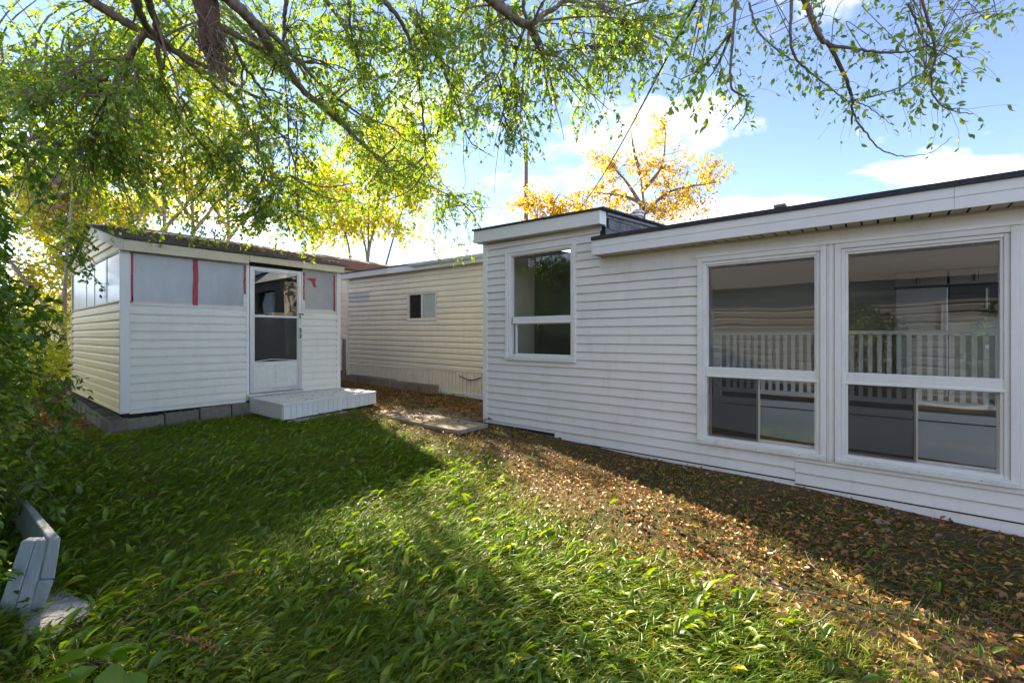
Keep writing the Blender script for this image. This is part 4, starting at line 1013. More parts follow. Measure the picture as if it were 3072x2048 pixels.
for x0, x1, y0, y1, za, zb, n in REG:
    for _ in range(n):
        h = atd(rng.uniform(x0, x1), rng.uniform(y0, y1), rng.uniform(za, zb))
        i = np.argmin(np.linalg.norm(allp-h, axis=1)-.0*allp[:, 2]); a = allp[i]
        L_ = np.linalg.norm(h-a)
        mid = a+(h-a)*.45+alld[i]*L_*.25*np.sign(alld[i] @ (h-a)+.01)+np.array([0, 0, .14*L_])
        pth = smooth_path([a, mid, h], 10); conn.append(tube(pth, np.linspace(.006+.0075*min(L_, 1.6), .004, len(pth)), 4, cap=False))
        k = rng.integers(3, 5)
        for t in np.linspace(.35, 1, k):
            j = int(t*(len(pth)-1)); hub_a.append(pth[j]); hub_d.append(unit(pth[min(j+1, len(pth)-1)]-pth[max(j-1, 0)]))
tb1, P1, D1, N1, L1 = twig_cloud(np.array(hub_a), np.array(hub_d), 2, .42, .003, .22, 14, .058)
sel = []
for lp, ld, lr in zip(limb_pts, limb_dir, limb_r):
    near = lp[0] @ fw < 3.3
    for i in range(4, len(lp), 3 if not near else 2):
        if lr[i] < .022: sel.append((lp[i], ld[i], near))
far = [s for s in sel if not s[2]]; nr = [s for s in sel if s[2]]
tb2, P2, D2, N2, L2 = twig_cloud(np.array([s[0] for s in far]), np.array([s[1] for s in far]), 1, .38, .003, .22, 9, .048)
# nearest twigs over the house: keep leaves high, the lower ends are bare
nr = [s for s in nr if proj(s[0])[1] < 330]
tb3, P3, D3, N3, L3 = twig_cloud(np.array([s[0] for s in nr]), np.array([s[1] for s in nr]), 2, .22, .0012, .22, 5, .034)
ex = []; exd = []
for _ in range(44):
    h = atd(rng.uniform(1620, 2352), rng.uniform(-50, 90), rng.uniform(2.1, 3.0))
    i = np.argmin(np.linalg.norm(allp-h, axis=1)+9*(proj(allp)[1] > 260)); conn.append(tube(smooth_path([allp[i], (allp[i]+h)/2+np.array([0, 0, .10])+rng.normal(size=3)*.08, h], 8), .0022, 3, cap=False)); ex.append(h); exd.append(unit(h-allp[i]))
tb4, P4_, D4, N4, L4 = twig_cloud(np.array(ex), np.array(exd), 2, .24, .0012, .22, 7, .036)
arcs = []
farl = [i for i in range(len(limb_pts)) if limb_pts[i][0] @ fw > 3.6]
for _ in range(110):                     # leafless shoots arching down from the limbs
    li = farl[rng.integers(len(farl))]; j = rng.integers(3, len(limb_pts[li])-1)
    a = limb_pts[li][j]; d = unit(limb_dir[li][j]*.8+rng.normal(size=3)*.45+np.array([0, 0, .1])); ln = rng.uniform(.5, 1.5); p = a.copy(); pts = [p.copy()]
    for k in range(9):
        d = unit(d+np.array([0, 0, -.13])+rng.normal(size=3)*.09); p = p+d*ln/9; pts.append(p.copy())
    arcs.append(tube(np.array(pts), np.linspace(min(.013, limb_r[li][j]*.7), .0028, 10), 5, cap=False))
part('twigs', join(*conn, *arcs, *tb1, *tb2, *tb3, *tb4), M['bark'], big, kind='stuff')
LPs = np.concatenate([P1, P2, P3, P4_]); LDs = np.concatenate([D1, D2, D3, D4]); LNs = np.concatenate([N1, N2, N3, N4]); LLs = np.concatenate([L1, L2, L3, L4])
rl = rng.beta(1.6, 2.4, len(LPs)); rl = np.where(rng.random(len(LPs)) < .05, rng.uniform(.85, 1, len(LPs)), rl*.85)
zc = (LPs-CAM) @ fw
px_, py_, _z = proj(LPs)
vis = (px_ > 0) & (px_ < 3072) & (py_ > 0) & (zc > .5)
order = np.argsort(np.where(vis, zc, 1e9)); near_i = order[:300]
mask = np.ones(len(LPs), bool); mask[near_i] = False
crown('crown', big, LPs[mask], LDs[mask], LNs[mask], LLs[mask], LLs[mask]*rng.uniform(.38, .52, mask.sum()), rl[mask], M['leaf'])
bpy.data.objects['crown']['kind'] = 'stuff'
# the nearest leaves one by one, sharing eight leaf meshes
protos = []
for k in range(8):
    me = leaf_mesh('leaf', LEAF9, np.zeros((1, 3)), np.array([[1., 0, 0]]), np.array([[0, 0, 1.]]), np.array([1.]), np.array([.44]), np.array([[.1, .25, .35, .45, .55, .65, .3, .93][k]]))
    me.materials.append(M['leaf']); protos.append(me)
def place_leaf(parent, me, p, d, n, L, name='leaf'):
    d = unit(d); s = unit(np.cross(n, d)); n = np.cross(d, s)
    o = bpy.data.objects.new(name, me); COL.objects.link(o)
    if parent is not None: o.parent = parent; p = p-OFF[parent.name]
    o.matrix_local = Matrix(((d[0]*L, s[0]*L, n[0]*L, p[0]), (d[1]*L, s[1]*L, n[1]*L, p[1]), (d[2]*L, s[2]*L, n[2]*L, p[2]), (0, 0, 0, 1)))
    return o
for q, i in enumerate(near_i): place_leaf(big, protos[q % 8], LPs[i], LDs[i], LNs[i], LLs[i])

def small_tree(name, label, base, trunk_pts_list, hubs, m, leaf_len, nt, nl, ln, bark, group=None, fill=.55, tr=.09):
    t = thing(name, label, 'tree', tuple(base), group)
    P_ = []; Dd = []
    for k, tp in enumerate(trunk_pts_list):
        sp_ = smooth_path(tp, 20); part('trunk' if k == 0 else 'limb', tube(sp_, np.linspace(tr if k == 0 else tr*.6, .015, len(sp_)), 7), bark, t, smooth=True)
        P_.append(sp_[len(sp_)//3:]); Dd.append(unit(np.gradient(sp_, axis=0))[len(sp_)//3:])
    AP = np.concatenate(P_)
    an = []; ad = []; tb = []
    for c, r, n in hubs:
        for _ in range(n):
            v = rdir(1)[0]*np.array(r)*rng.uniform(.25, 1)**fill
            h = np.array(c)+v; i = np.argmin(np.linalg.norm(AP-h, axis=1)+.3*np.maximum(0, AP[:, 2]-h[2])); a = AP[i]
            pth = smooth_path([a, (a+h)/2+np.array([0, 0, -.05]), h], 8); tb.append(tube(pth, np.linspace(.018, .006, len(pth)), 4, cap=False))
            for j in (len(pth)//2, len(pth)*3//4, len(pth)-1): an.append(pth[j]); ad.append(unit(h-a))
    tt, p, d, n_, l = twig_cloud(np.array(an), np.array(ad), nt, ln, .005, .05, nl, leaf_len)
    part('twigs', join(*tb, *tt), bark, t, kind='stuff')
    c = crown('crown', t, p, d, n_, l, l*rng.uniform(.55, .8, len(l)), rng.random(len(l)), m); c['kind'] = 'stuff'
    return t
g0 = lambda x, y: np.array([x, y, gz(x, y)])
# yellow maple behind the shed's end
b = np.array([1.9, 17.4, .2])
small_tree('maple_tree', 'bright yellow maple glowing behind the end wall of the shed', b, [[b, b+(0, 0, 2), b+(.2, .3, 5.5)], [b+(0, 0, 1.2), b+(-1, .2, 3), b+(-1.8, 0, 4.6)], [b+(0, 0, 1.5), b+(1, .2, 3), b+(1.8, 0, 5)]],
           [(atd(170, 500, 15), (1.7, 1.2, 1.2), 120), (atd(60, 420, 15.5), (1.4, 1.2, 1.5), 60), (atd(150, 640, 14), (1.2, 1.0, 1.0), 70), (atd(260, 440, 17), (1.8, 1.3, 1.3), 50)], M['yleaf'], .10, 3, 10, .8, M['barkl'])
# slender trees behind the shed; the third is added to dapple the lawn
for x, y, lb in ((4.34, 18.4, 'slender birch with a straight pale trunk behind the shed ridge'), (5.1, 18.26, 'second slender birch, nearer the mobile home, behind the shed roof'), (6.3, 18.6, 'third slender birch, tallest, added behind the shed to dapple the lawn with shade')):
    b = np.array([x, y, .2])
    small_tree('birch_tree', lb, b, [[b, b+(.05, 0, 4), b+(-.1, .1, 10.5)], [b+(0, 0, 4.5), b+(.9, .2, 6), b+(1.6, .2, 8)], [b+(0, 0, 5), b+(-.9, 0, 6.5), b+(-1.5, .2, 8.6)]],
               ([(b+(0, 0, 7.2), (2.3, 2.0, 2.2), 80), (b+(.2, 0, 10), (1.5, 1.5, 1.4), 20)] if x < 6 else [(b+(0, 0, 10.0), (1.5, 1.5, 2.2), 20)]), M['leaf'] if x < 5 or x > 6 else M['yleaf'], .10, 3, 9, .8, M['barkl'], tr=.11)
# multi-stemmed yellow tree beyond the mobile home; last crown clump added to break the shed's shadow
b = np.array([9.185, 14.05, .25])
small_tree('yellow_tree', 'multi stemmed tree with yellow autumn leaves behind the cream mobile home', b,
           [[b, b+(0, 0, 2.5), atd(850, 560, 16), atd(900, 430, 16)], [b, b+(0, 0, 2.4), atd(838, 560, 15.9), atd(790, 420, 16)], [b, b+(.3, 0, 2.0), atd(900, 560, 16.2), atd(925, 480, 16)], [b, b+(-.6, 0, 2.0), atd(800, 560, 15.8), atd(760, 470, 16)], [b, b+(0, 0, 2.4), atd(846, 560, 16), atd(850, 330, 16)]],
           [(atd(850, 440, 16), (2.2, 2.0, 1.8), 80), (atd(930, 330, 16.5), (1.5, 1.5, 1.4), 40), (atd(770, 480, 16), (1.4, 1.4, 1.3), 36), (atd(950, 400, 16), (1.0, 1.0, 1.0), 20), ((7.1, 14.3, 5.6), (1.1, 1.0, 1.3), 16)], M['yleaf'], .11, 3, 10, .8, M['barkl'], tr=.12)
# orange tree behind the white house
b = np.array([19.2, 8.15, 0.])
small_tree('orange_tree', 'sparse tree with orange and gold leaves behind the white house roof', b,
           [[b, b+(0, 0, 4), atd(1478, 470, 20), atd(1470, 400, 20)], [atd(1478, 480, 20), atd(1440, 420, 20), atd(1395, 370, 20)], [atd(1475, 440, 20), atd(1520, 380, 20), atd(1530, 290, 20)], [atd(1480, 490, 20), atd(1540, 440, 20), atd(1640, 420, 20)], [atd(1478, 470, 20), atd(1430, 450, 20), atd(1330, 440, 20)], [atd(1470, 400, 20), atd(1455, 340, 20), atd(1450, 300, 20)]],
           [(atd(1450, 395, 20), (2.1, 2.0, 1.3), 30), (atd(1570, 400, 20), (2.2, 2.0, .9), 34), (atd(1500, 300, 20), (1.3, 1.2, .9), 11), (atd(1560, 470, 19.5), (2.0, 1.6, .7), 36), (atd(1390, 470, 20), (2.0, 1.6, .8), 26), (atd(1390, 385, 20), (1.0, 1.0, .8), 12)], M['oleaf'], .10, 3, 8, .55, M['bark'], tr=.16)
b = np.array([15.3, 11.26, 0.])
small_tree('russet_tree', 'small russet leaved tree beside the utility pole behind the roofs', b, [[b, b+(0, 0, 3), atd(1235, 470, 19)], [b+(0, 0, 3), atd(1270, 480, 19), atd(1290, 440, 19)]],
           [(atd(1225, 475, 19), (1.1, 1.2, .8), 26), (atd(1290, 485, 19), (1.2, 1.2, .6), 24)], M['oleaf'], .10, 3, 8, .5, M['bark'])
# sunlit shrubs by the fence and behind the shed
for i, (x, y, r, h, lb) in enumerate(((.9, 14.2, .8, 1.0, 'sunlit yellow green shrub between hedge and shed'), (1.5, 16.2, 1.0, 1.6, 'bright bush growing against the white fence'), (-.2, 12.2, .9, 1.5, 'yellow green bush behind the end of the hedge'))):
    b = np.array([x, y, gz(x, y)])
    t = thing('shrub', lb, 'shrub', tuple(b))
    part('stems', join(*[tube([b, b+(rng.normal()*.2, rng.normal()*.2, h*.5), b+(rng.normal()*r*.5, rng.normal()*r*.5, h)], [.02, .014, .006], 4) for _ in range(9)]), M['bark'], t)
    n = 2600; v = rdir(n)*np.array([r, r, h*.62])*rng.uniform(.4, 1, (n, 1))**.5; p = b+(0, 0, h*.6)+v
    p[:, 2] = np.maximum(p[:, 2], b[2]+.03)
    crown('crown', t, p, rdir(n), unit(rdir(n)+np.array([0, 0, .8])), rng.uniform(.05, .10, n), rng.uniform(.03, .055, n), rng.random(n)*.6, M['yleaf'])['kind'] = 'stuff'

# ------------------------------------------------------------------ hedge on the left
hg = thing('hedge_shrub', 'tall dense dark green hedge shrub growing over the planter', 'hedge', (-.3, 5.0, -.1))
stems = []
for _ in range(34):
    y0 = rng.uniform(3.9, 7.6); x0 = rng.uniform(-1.0, -.45)
    stems.append(tube(smooth_path([(x0, y0, gz(x0, y0)-.05), (x0+rng.normal()*.15, y0+rng.normal()*.15, 1.2), (x0+rng.normal()*.3, y0+rng.normal()*.3, rng.uniform(2.2, 3.3))], 10), np.linspace(.022, .006, 11)[:len(smooth_path([(0, 0, 0)]*3, 10))], 5))
part('stems', join(*stems), M['bark'], hg, kind='stuff')
def hedge_leaves(n):
    y = rng.uniform(3.25, 8.0, n*2); z = rng.uniform(0, 1, n*2)
    top = 3.3+.45*np.sin(y*1.9)+.25*np.sin(y*5.1+1)
    z = (z**.8)*top
    edge = .23+.10*np.sin(y*2.7+z*2.1)+.07*np.sin(y*6.3-z*4.4)+.05*(y-5)*.6-.17*np.clip((z-1.2)/1.2, 0, 1)+.10*np.clip((.75-z)/.75, 0, 1)
    edge = np.where(y < 3.9, edge-(3.9-y)*.22, edge)
    x = edge-rng.exponential(.13, n*2)
    k = np.where(x > -1.2)[0][:n]
    return np.stack([x, y, z+ground(x, y)], -1)[k]
hp = hedge_leaves(30000)
n = len(hp)
hd = unit(np.stack([rng.normal(.55, .5, n), rng.normal(-.1, .7, n), rng.normal(-.35, .5, n)], -1))
hn = unit(np.stack([rng.normal(.5, .4, n), rng.normal(-.15, .4, n), rng.normal(.9, .4, n)], -1))
hl = rng.uniform(.030, .068, n)
crown('foliage', hg, hp, hd, hn, hl, hl*rng.uniform(.42, .6, n), rng.random(n)**1.2, M['hleaf'], LEAF9)['kind'] = 'stuff'
# dim backing thicket so that the hedge is not see-through
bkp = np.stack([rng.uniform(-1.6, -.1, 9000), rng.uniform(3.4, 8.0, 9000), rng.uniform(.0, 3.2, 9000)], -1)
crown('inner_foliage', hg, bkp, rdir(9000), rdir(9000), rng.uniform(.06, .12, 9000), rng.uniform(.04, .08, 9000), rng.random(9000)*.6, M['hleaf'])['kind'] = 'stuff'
# leafy sprays reaching out of the hedge
an = []; ad = []
for (xa, ya, za, xb_, yb_, zb2) in [(100, 520, 5.6, 215, 610, 6.6), (110, 560, 5.6, 240, 660, 6.7), (90, 480, 5.4, 205, 560, 6.5), (80, 870, 3.6, 165, 900, 4.6), (70, 930, 3.3, 150, 960, 4.2), (40, 700, 3.0, 120, 760, 3.6), (20, 330, 3.2, 80, 420, 3.8),
                                    (60, 1040, 3.0, 140, 1010, 3.8), (50, 1120, 2.8, 130, 1150, 3.2)]:
    A, B = atd(xa, ya, za), atd(xb_, yb_, zb2)
    pth = smooth_path([A, (A+B)/2+np.array([0, 0, .08]), B], 10)
    part('spray', tube(pth, np.linspace(.008, .003, len(pth)), 5), M['bark'], hg, smooth=True)
    for j in range(2, len(pth)): an.append(pth[j]); ad.append(unit(B-A))
tt, p, d, n_, l = twig_cloud(np.array(an), np.array(ad), 2, .22, .002, .12, 7, .062)
part('spray_twigs', join(*tt), M['bark'], hg, kind='stuff')
crown('spray_leaves', hg, p, d, n_, l, l*.55, rng.random(len(l))*.9, M['hleaf'], LEAF9)['kind'] = 'stuff'
# bushes along the yard's side beyond the viewpoint
for i, (x, y, lb) in enumerate(((-2.6, .4, 'dark shrub beyond the viewpoint, nearest the neighbouring home'), (-2.4, -2.0, 'dark shrub beyond the viewpoint, at the far end of the yard'), (-2.6, 8.4, 'tall dark shrub behind the hedge, level with the shed door'), (-4.6, 10.8, 'tall dark shrub behind the hedge, level with the shed ridge'), (-2.2, 10.0, 'tall dark shrub at the end of the hedge'))):
    b = np.array([x, y, gz(x, y)])
    t = thing('shrub', lb, 'shrub', tuple(b))
    part('stems', join(*[tube([b, b+(rng.normal()*.2, rng.normal()*.2, 1.0), b+(rng.normal()*.5, rng.normal()*.5, 2.0)], [.025, .016, .006], 4) for _ in range(9)]), M['bark'], t)
    k_ = 1.0 if y < 5 else 1.7
    n = int(2500*k_*k_); v = rdir(n)*np.array([.8, .9, 1.1])*k_*rng.uniform(.4, 1, (n, 1))**.5
    crown('crown', t, b+(0, 0, 1.2*k_)+v, rdir(n), unit(rdir(n)+np.array([0, 0, .8])), rng.uniform(.07, .13, n), rng.uniform(.045, .07, n), rng.random(n)*.8, M['hleaf'])['kind'] = 'stuff'

# ------------------------------------------------------------------ lawn: grass, weeds, fallen leaves
def in_view(x, y, z, m=.14):
    u, v, Z = proj(np.stack([x, y, z], -1))
    return (Z > .6) & (u > -3072*m) & (u < 3072*(1+m)) & (v < 2048*(1+m*1.3)) & (v > 900)
def blocked(x, y):                       # under the house, shed, step and slabs
    b = (x > XW-.07) & (y < 4.5)
    b |= (x > XA+.0) & (x < XB) & (y > YS-.15) & (y < YB)
    b |= (x > 6.2)
    b |= ((x-pp[0]-.03)/.16)**2+((y-pp[1]+.03)/.26)**2 < rng.random(np.shape(x))*1.3
    b |= (x > 1.18) & (x < 1.45) & (y > 7.5) & (y < 11.3)
    b |= (x > 2.88) & (x < 4.55) & (y > 6.47+.16*(x-2.89)) & (y < 7.7)
    return b
def litter_zone(x, y):                   # 0 lawn .. 1 bare, leaf strewn ground near the walls and the slabs
    edge = 2.28+.30*y+.10*np.sin(y*2.3)+.10*np.sin(x*3.1+y)
    edge = np.where(y > 5.2, 3.84+.10*(y-5.2), edge)
    k = np.clip((x-edge+.45)/.9, 0, 1)
    k = np.maximum(k, np.clip((y-6.75)/.6, 0, 1)*np.clip((x-3.0)/1.0, 0, 1))
    k = np.maximum(k, np.clip((y-7.9)/.6, 0, 1)*.9)
    return k
def scatter(n, x0=-.6, x1=6.2, y0=-1.6, y1=8.2, dens=None):
    x = rng.uniform(x0, x1, n); y = rng.uniform(y0, y1, n)
    z = ground(x, y)
    k = in_view(x, y, z) & ~blocked(x, y)
    if dens is not None: k &= rng.random(n) < dens(x, y)
    return x[k], y[k], z[k]
def clump(x, y, f=1.0, ph=0.0): return .5+.5*np.sin(f*3.3*x+1.7*y*f+ph)*np.sin(f*2.1*y-f*1.2*x+2*ph)
def camdist(x, y): return np.hypot(x, y)
# grass blades, combed over to the right
x, y, z = scatter(400000, dens=lambda x, y: np.clip(1.0-.62*litter_zone(x, y), .2, 1)*(.45+.55*clump(x, y, 1.6))*np.clip(3.2/np.maximum(camdist(x, y), 2.2), .35, 1))
n = len(x)
ang = -.5+1.1*np.sin(x*1.9+.7*y)*np.cos(y*1.3-x*.6)+rng.normal(0, .5, n); tilt = rng.uniform(.05, .6, n)
D = np.stack([np.cos(ang)*np.cos(tilt), np.sin(ang)*np.cos(tilt), np.sin(tilt)], -1)
Nn = unit(np.stack([rng.normal(0, .4, n), rng.normal(0, .4, n), np.ones(n)], -1))
L = rng.uniform(.05, .19, n)*(1-.62*litter_zone(x, y)); W = rng.uniform(.0026, .0058, n)
rg = np.clip(rng.beta(2, 3, n)+.38*litter_zone(x, y)+.10*(clump(x, y, .8, 1)-.5), 0, 1)
o = finish('grass', leaf_mesh('grass', BLADE, np.stack([x, y, z-.004], -1), D, Nn, L, W, rg), M['grass'], kind='stuff')
o['label'] = 'uncut lawn grass laid over between the weeds'; o['category'] = 'grass'
NG = n
# broad weed leaves (plantain, dandelion) making up most of the green
x, y, z = scatter(92000, dens=lambda x, y: np.clip(1.0-1.25*litter_zone(x, y), .012, 1)*(.28+.72*clump(x, y, 1.1, .7))*np.clip(3.4/np.maximum(camdist(x, y), 2.4), .4, 1))
n = len(x)
az = rng.normal(-.3, 1.1, n); tilt = rng.uniform(.10, .95, n)
D = np.stack([np.cos(az)*np.cos(tilt), np.sin(az)*np.cos(tilt), np.sin(tilt)], -1)
Nn = unit(np.stack([rng.normal(0, .35, n), rng.normal(0, .35, n), np.ones(n)], -1))
L = np.clip(rng.lognormal(-2.93, .45, n), .02, .105); W = L*rng.uniform(.17, .40, n)
rw = np.clip(rng.beta(1.2, 1.5, n)*.97, 0, 1); rw[rng.random(n) < .03] = 1
o = finish('lawn_weeds', leaf_mesh('lawn_weeds', LEAF9, np.stack([x, y, z+rng.uniform(0, .03, n)], -1), D, Nn, L, W, rw), M['weed'], kind='stuff')
o['label'] = 'broad leaved weeds growing thickly through the lawn'; o['category'] = 'weeds'
NW = n
# leaf litter
def litter(n0, dens, Lr, name, label, **k):
    x, y, z = scatter(n0, dens=dens, **k)
    n = len(x); az = rng.uniform(0, 2*math.pi, n); tilt = rng.normal(0, .25, n)
    D = np.stack([np.cos(az)*np.cos(tilt), np.sin(az)*np.cos(tilt), np.sin(tilt)], -1)
    Nn = unit(np.stack([rng.normal(0, .35, n), rng.normal(0, .35, n), np.where(rng.random(n) < .7, 1, -1.)], -1))
    L = rng.uniform(*Lr, n); W = L*rng.uniform(.32, .55, n)
    o = finish(name, leaf_mesh(name, CURL, np.stack([x, y, z+rng.uniform(.004, .022, n)], -1), D, Nn, L, W, rng.beta(1.7, 1.7, n), sag=rng.uniform(.1, 1.0, n)), M['litter'], kind='stuff')
    o['label'] = label; o['category'] = 'leaf litter'
    return n
NL = litter(90000, lambda x, y: np.clip(.10+.95*litter_zone(x, y)+.22*np.clip((y-5.6)/1.5, 0, 1), 0, 1)*(.30+.70*clump(x, y, .9, 2.2))*np.clip(3.8/np.maximum(camdist(x, y), 3.0), .55, 1), (.014, .056), 'leaf_litter', 'brown fallen leaves covering the ground along the house')
# leaves drifted over the slabs and the back of the yard
def on_slab(n0):
    x = rng.uniform(4.1, 6.1, n0); y = rng.uniform(4.3, 10.5, n0)
    w = np.exp(-((x-5.35-.25*(y-5.6))/.32)**2)*(y < 7)+.9*(y > 6.75)+.12
    k = (rng.random(n0) < w) & ~((x > XW-.03) & (y < 4.55)) & ~((x < 4.45) & (y > 7.6))
    x, y = x[k], y[k]; n = len(x)
    z = np.where(y < 6.86, .055, ground(x, y)+.01)+rng.uniform(0, .015, n)
    az = rng.uniform(0, 2*math.pi, n); D = np.stack([np.cos(az), np.sin(az), rng.normal(0, .15, n)], -1)
    Nn = unit(np.stack([rng.normal(0, .3, n), rng.normal(0, .3, n), np.ones(n)], -1)); L = rng.uniform(.03, .06, n)
    o = finish('leaf_drift', leaf_mesh('leaf_drift', CURL, np.stack([x, y, z], -1), D, Nn, L, L*rng.uniform(.35, .6, n), rng.beta(2, 1.5, n), sag=rng.uniform(.2, 1, n)), M['litter'], kind='stuff')
    o['label'] = 'orange fallen leaves drifted over the concrete slabs'; o['category'] = 'leaf litter'
on_slab(15000)
# litter and grass in the corridor left of the shed
x = rng.uniform(.2, 1.3, 9000); y = rng.uniform(7.2, 15, 9000); k = ~blocked(x, y) & (x > .35); x, y = x[k], y[k]; n = len(x)
az = rng.uniform(0, 6.28, n)
o = finish('leaf_drift', leaf_mesh('leaf_drift', CURL, np.stack([x, y, ground(x, y)+rng.uniform(.003, .02, n)], -1), np.stack([np.cos(az), np.sin(az), 0*az], -1), unit(np.stack([rng.normal(0, .3, n), rng.normal(0, .3, n), np.ones(n)], -1)), rng.uniform(.03, .065, n), rng.uniform(.018, .03, n), rng.beta(2.4, 1.3, n), sag=rng.uniform(.2, 1, n)), M['litter'], kind='stuff')
o['label'] = 'orange fallen leaves along the concrete blocks at the end of the shed'; o['category'] = 'leaf litter'
# bits of debris on the step
x = rng.uniform(0, 1, 90); y = rng.uniform(.05, .95, 90)
pp_ = np.array([q2(a, b) for a, b in zip(x, y)]); n = len(pp_); az = rng.uniform(0, 6.28, n)
o = finish('step_debris', leaf_mesh('step_debris', CURL, np.stack([pp_[:, 0], pp_[:, 1], np.full(n, .302)], -1), np.stack([np.cos(az), np.sin(az), 0*az], -1), np.tile([0, 0, 1.], (n, 1)), rng.uniform(.015, .045, n), rng.uniform(.006, .018, n), rng.random(n)*.4, sag=rng.uniform(.1, .5, n)), M['litter'], kind='stuff')
o['label'] = 'small dark leaf scraps lying on top of the white step'; o['category'] = 'leaf scraps'
# moss, leaves on the shed roof
x = rng.uniform(XA, XB, 260); y = rng.uniform(7.5, 9.4, 260); n = 260; az = rng.uniform(0, 6.28, n)
o = finish('roof_leaves', leaf_mesh('roof_leaves', CURL, np.stack([x, y, EZ+sp*(y-EY0)+.042], -1), np.stack([np.cos(az), np.sin(az), .2*np.sin(az)], -1), np.tile([0, -.2, 1.], (n, 1)), rng.uniform(.03, .06, n), rng.uniform(.015, .03, n), rng.random(n)), M['litter'], kind='stuff')
o['label'] = 'dry leaves scattered over the shed roof shingles'; o['category'] = 'leaf litter'

# single large fallen leaves
lprot = []
for k in range(6):
    me = leaf_mesh('fallen_leaf', CURL, np.zeros((1, 3)), np.array([[1., 0, 0]]), np.array([[0, 0, 1.]]), np.array([1.]), np.array([[.42, .5, .36, .55, .45, .4][k]]), np.array([[.55, .62, .72, .45, .9, .3][k]]), sag=np.array([[.5, .9, .3, .7, .6, 1.][k]]))
    me.materials.append(M['litter']); lprot.append(me)
LAB = ['dry orange brown leaf lying on the ground', 'curled rust coloured leaf lying on the ground', 'pale tan leaf lying on the ground', 'dull brown leaf lying on the ground', 'yellow leaf lying on the ground', 'dark brown leaf lying on the ground']
cnt = 0
while cnt < 150:
    u = rng.uniform(60, 3040); v = 1340+700*rng.random()**.8
    p = ong(u, v)
    if blocked(p[0], p[1]) or p[0] > XW-.1 or rng.random() > .25+.9*litter_zone(p[0], p[1]): continue
    a = rng.uniform(0, 6.28); k = cnt % 6
    o = place_leaf(None, lprot[k], p+np.array([0, 0, .028+.02*rng.random()]), np.array([math.cos(a), math.sin(a), rng.normal()*.2]), unit(np.array([rng.normal()*.3, rng.normal()*.3, 1])), rng.uniform(.030, .052), 'fallen_leaf')
    zone = litter_zone(p[0], p[1])
    tag(o, LAB[k]+(' among leaf litter by the house' if zone > .5 else ' among the green lawn weeds'), 'leaf', 'single fallen leaves, '+['orange', 'rust', 'tan', 'brown', 'yellow', 'dark'][k]+(' by the house' if zone > .5 else ' on the lawn'))
    cnt += 1
# weed plants near the viewpoint, each with its own leaves
wprot = []
for k in range(5):
    me = leaf_mesh('leaf', LEAF9, np.zeros((1, 3)), np.array([[1., 0, 0]]), np.array([[0, 0, 1.]]), np.array([1.]), np.array([[.20, .24, .27, .21, .25][k]]), np.array([[.25, .45, .6, .75, .9][k]]))
    me.materials.append(M['weed']); wprot.append(me)
def weed(p, nleaf, L, label, group):
    t = thing('lawn_weed', label, 'weed', tuple(p), group)
    a0 = rng.uniform(0, 6.28)
    for i in range(nleaf):
        a = a0+i*2*math.pi/nleaf+rng.normal()*.25; el = rng.uniform(.10, .75)
        place_leaf(t, wprot[rng.integers(5)], np.array(p)+np.array([math.cos(a)*.01, math.sin(a)*.01, .015]), np.array([math.cos(a)*math.cos(el), math.sin(a)*math.cos(el), math.sin(el)]), unit(np.array([-math.cos(a)*.4, -math.sin(a)*.4, 1.])), L*rng.uniform(.7, 1.2))
cnt = 0
while cnt < 70:
    u = rng.uniform(250, 2300); v = 1420+620*rng.random()
    p = ong(u, v)
    if litter_zone(p[0], p[1]) > .45 or p[0] < .4: continue
    weed(p, int(rng.integers(6, 11)), rng.uniform(.06, .095), 'broad leaved weed rosette standing up out of the lawn', 'weed rosettes in the lawn'); cnt += 1

# big leaved plant beside the planter
bw = ong(270, 1990)
t = thing('broad_leaf_plant', 'plant with large soft green leaves low beside the planter', 'plant', tuple(bw))
lf = [((205, 1985), 1.72, (-.7, -.1, -.2), .155), ((320, 1960), 1.78, (.8, .1, -.15), .13), ((230, 2040), 1.66, (-.6, -.6, -.3), .15), ((330, 2035), 1.66, (.5, -.7, -.35), .15), ((372, 1945), 1.80, (1, .4, 0), .11), ((150, 2050), 1.62, (-.9, -.4, -.2), .14), ((395, 2045), 1.7, (.8, -.5, -.3), .12), ((275, 1960), 1.75, (.1, .9, .1), .12)]
bl = leaf_mesh('leaf', LEAF9, np.zeros((1, 3)), np.array([[1., 0, 0]]), np.array([[0, 0, 1.]]), np.array([1.]), np.array([.72]), np.array([.5])); bl.materials.append(M['weed'])
for (u, v), Z, d, L in lf:
    p = at(u, v, Z); d = unit(np.array([d[0]*rt[0]+d[1]*fw[0], d[0]*rt[1]+d[1]*fw[1], d[2]]))
    place_leaf(t, bl, p-d*L*.4, d, unit(np.array([rng.normal()*.2, rng.normal()*.2, 1.])), L)
    part('stem', tube(smooth_path([bw, (bw+p)/2+np.array([0, 0, .04]), p-d*L*.4], 8), .003, 5), M['twig'], t)
for q in range(3):
    p0 = at(*[(40, 1640), (90, 1600), (10, 1700)][q], [2.75, 2.9, 2.6][q]); p0[2] = -.05
    weed(p0, 9, .13, ['leafy plant in the planter, behind the corner posts', 'leafy plant in the planter, beside its side timber', 'leafy plant at the hedge side of the planter'][q], None)
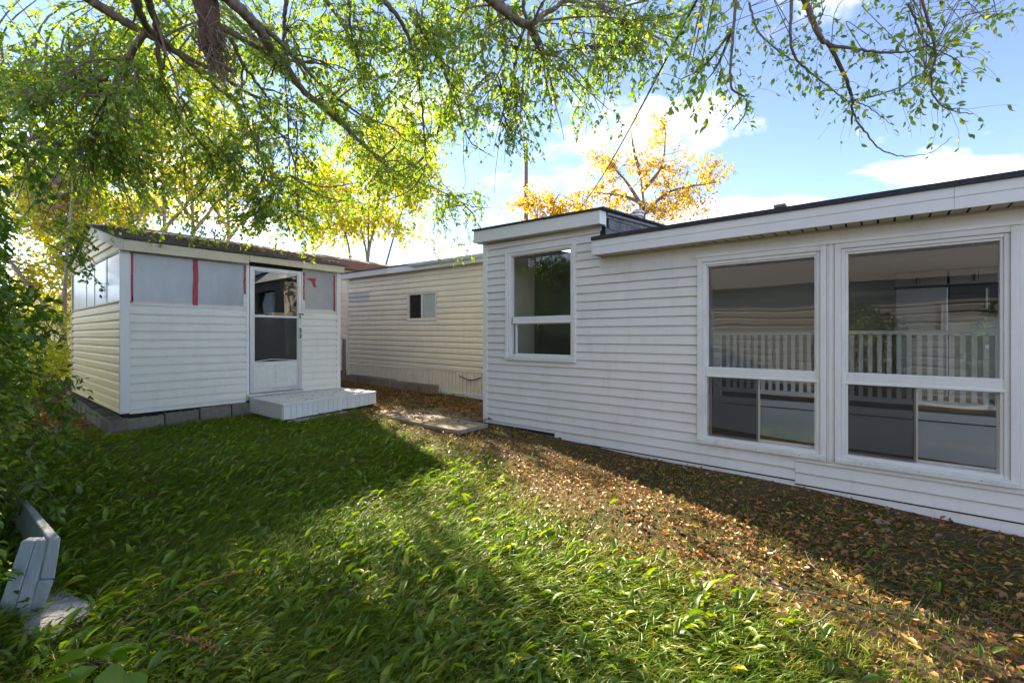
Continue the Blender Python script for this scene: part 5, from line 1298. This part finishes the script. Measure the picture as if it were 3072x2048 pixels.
# dried seed stalks lying in the grass
def stalk(pts, label, m, seeds):
    P_ = smooth_path([ong(*p)+np.array([0, 0, h]) for p, h in pts], 20)
    t = thing('dried_stalk', label, 'stalk', tuple(P_[0]))
    part('stem', tube(P_, np.linspace(.0028, .0016, len(P_)), 5), m, t)
    for i in range(seeds):
        j = int(rng.uniform(.45, 1)*(len(P_)-1)); c = P_[j]+rng.normal(size=3)*.008
        place_leaf(t, lprot[i % 6], c, rdir(1)[0], rdir(1)[0], rng.uniform(.012, .03), 'seed_husk')
ORG = mat('orange_stalk', (.42, .20, .06), .8, .2, 10)
stalk([((350, 1915), .03), ((500, 1850), .06), ((640, 1780), .08), ((810, 1735), .07)], 'thin orange dried dock stalk lying across the lawn', ORG, 26)
stalk([((480, 1930), .05), ((560, 1955), .06), ((665, 1985), .05)], 'short thick brown dock seed head lying in the grass', M['twig'], 60)
# fallen twigs and stones
g2 = lambda x, y: (2000+x/2.096, 1300+y/2.096)
g1 = lambda x, y: (1000+x/2.096, 1300+y/2.096)
g8 = lambda x, y: (x/2.096, 1300+y/2.096)
TW_ = [(g2, [(580, 965), (760, 1015), (980, 1065), (1250, 1145), (1480, 1185), (1655, 1165)], .0055, 'long grey twig with side shoots lying by the leaf litter'),
       (g2, [(770, 1290), (960, 1240), (1040, 1180), (1105, 1175)], .005, 'short pale crooked twig on the lawn below the longest twig'),
       (g2, [(1550, 1165), (1600, 1100), (1620, 1030), (1550, 950)], .002, 'thin curved twig joining the end of the longest twig'),
       (g2, [(1990, 780), (1955, 730), (2010, 690), (2090, 680)], .0035, 'curved pale twig in brown leaves close to the house wall'),
       (g2, [(870, 770), (910, 860), (965, 910)], .002, 'thin bent twig on the leaf litter below the left large window'),
       (g2, [(380, 610), (440, 690)], .002, 'tiny straight straw on the sunlit leaf litter'),
       (g1, [(2010, 790), (2080, 850), (2190, 910)], .006, 'stout brown twig where the lawn meets the leaf litter'),
       (g1, [(1080, 945), (1160, 985), (1235, 1020)], .004, 'short brown twig lying deep in green weeds'),
       (g8, [(890, 1350), (960, 1270), (1090, 1120), (1150, 1040), (1200, 945)], .003, 'pale leaning straw stalk across the orange dock stalk'),
       (g8, [(280, 1010), (380, 950), (500, 835)], .003, 'pale straw lying against the paint splashed soil')]
for fn, pts, r, lb in TW_:
    P_ = smooth_path([ong(*fn(*p))+np.array([0, 0, .030+rng.uniform(0, .02)]) for p in pts], 16)
    tag(part('fallen_twig', tube(P_, np.linspace(r, r*.5, len(P_)), 5), M['twig'], None, loc=tuple(P_[0])), lb, 'twig')
def stone(u, v, s, lb):
    p = ong(u, v)
    bm = bmesh.new(); bmesh.ops.create_icosphere(bm, subdivisions=2, radius=1)
    for q in bm.verts: q.co = Vector((q.co.x*s*(1.2+.3*math.sin(3*q.co.y)), q.co.y*s*(.8+.2*math.sin(4*q.co.x+1)), q.co.z*s*.45*(1+.2*math.sin(5*q.co.x))))
    me = bpy.data.meshes.new('stone'); bm.to_mesh(me); bm.free()
    o = finish('stone', me, M['stone']); o.location = (p[0], p[1], p[2]+s*.25); o.rotation_euler = (0, .2, rng.uniform(0, 3)); tag(o, lb, 'stone')
stone(2642, 1570, .05, 'pale flat stone in the leaf litter close to the house wall')
stone(2088, 1762, .055, 'rounded grey stone half hidden at the edge of the grass')
stone(2655, 1592, .028, 'small yellowish round stone touching the pale flat stone')
print('GRASS', NG, 'WEEDS', NW, 'LITTER', NL)
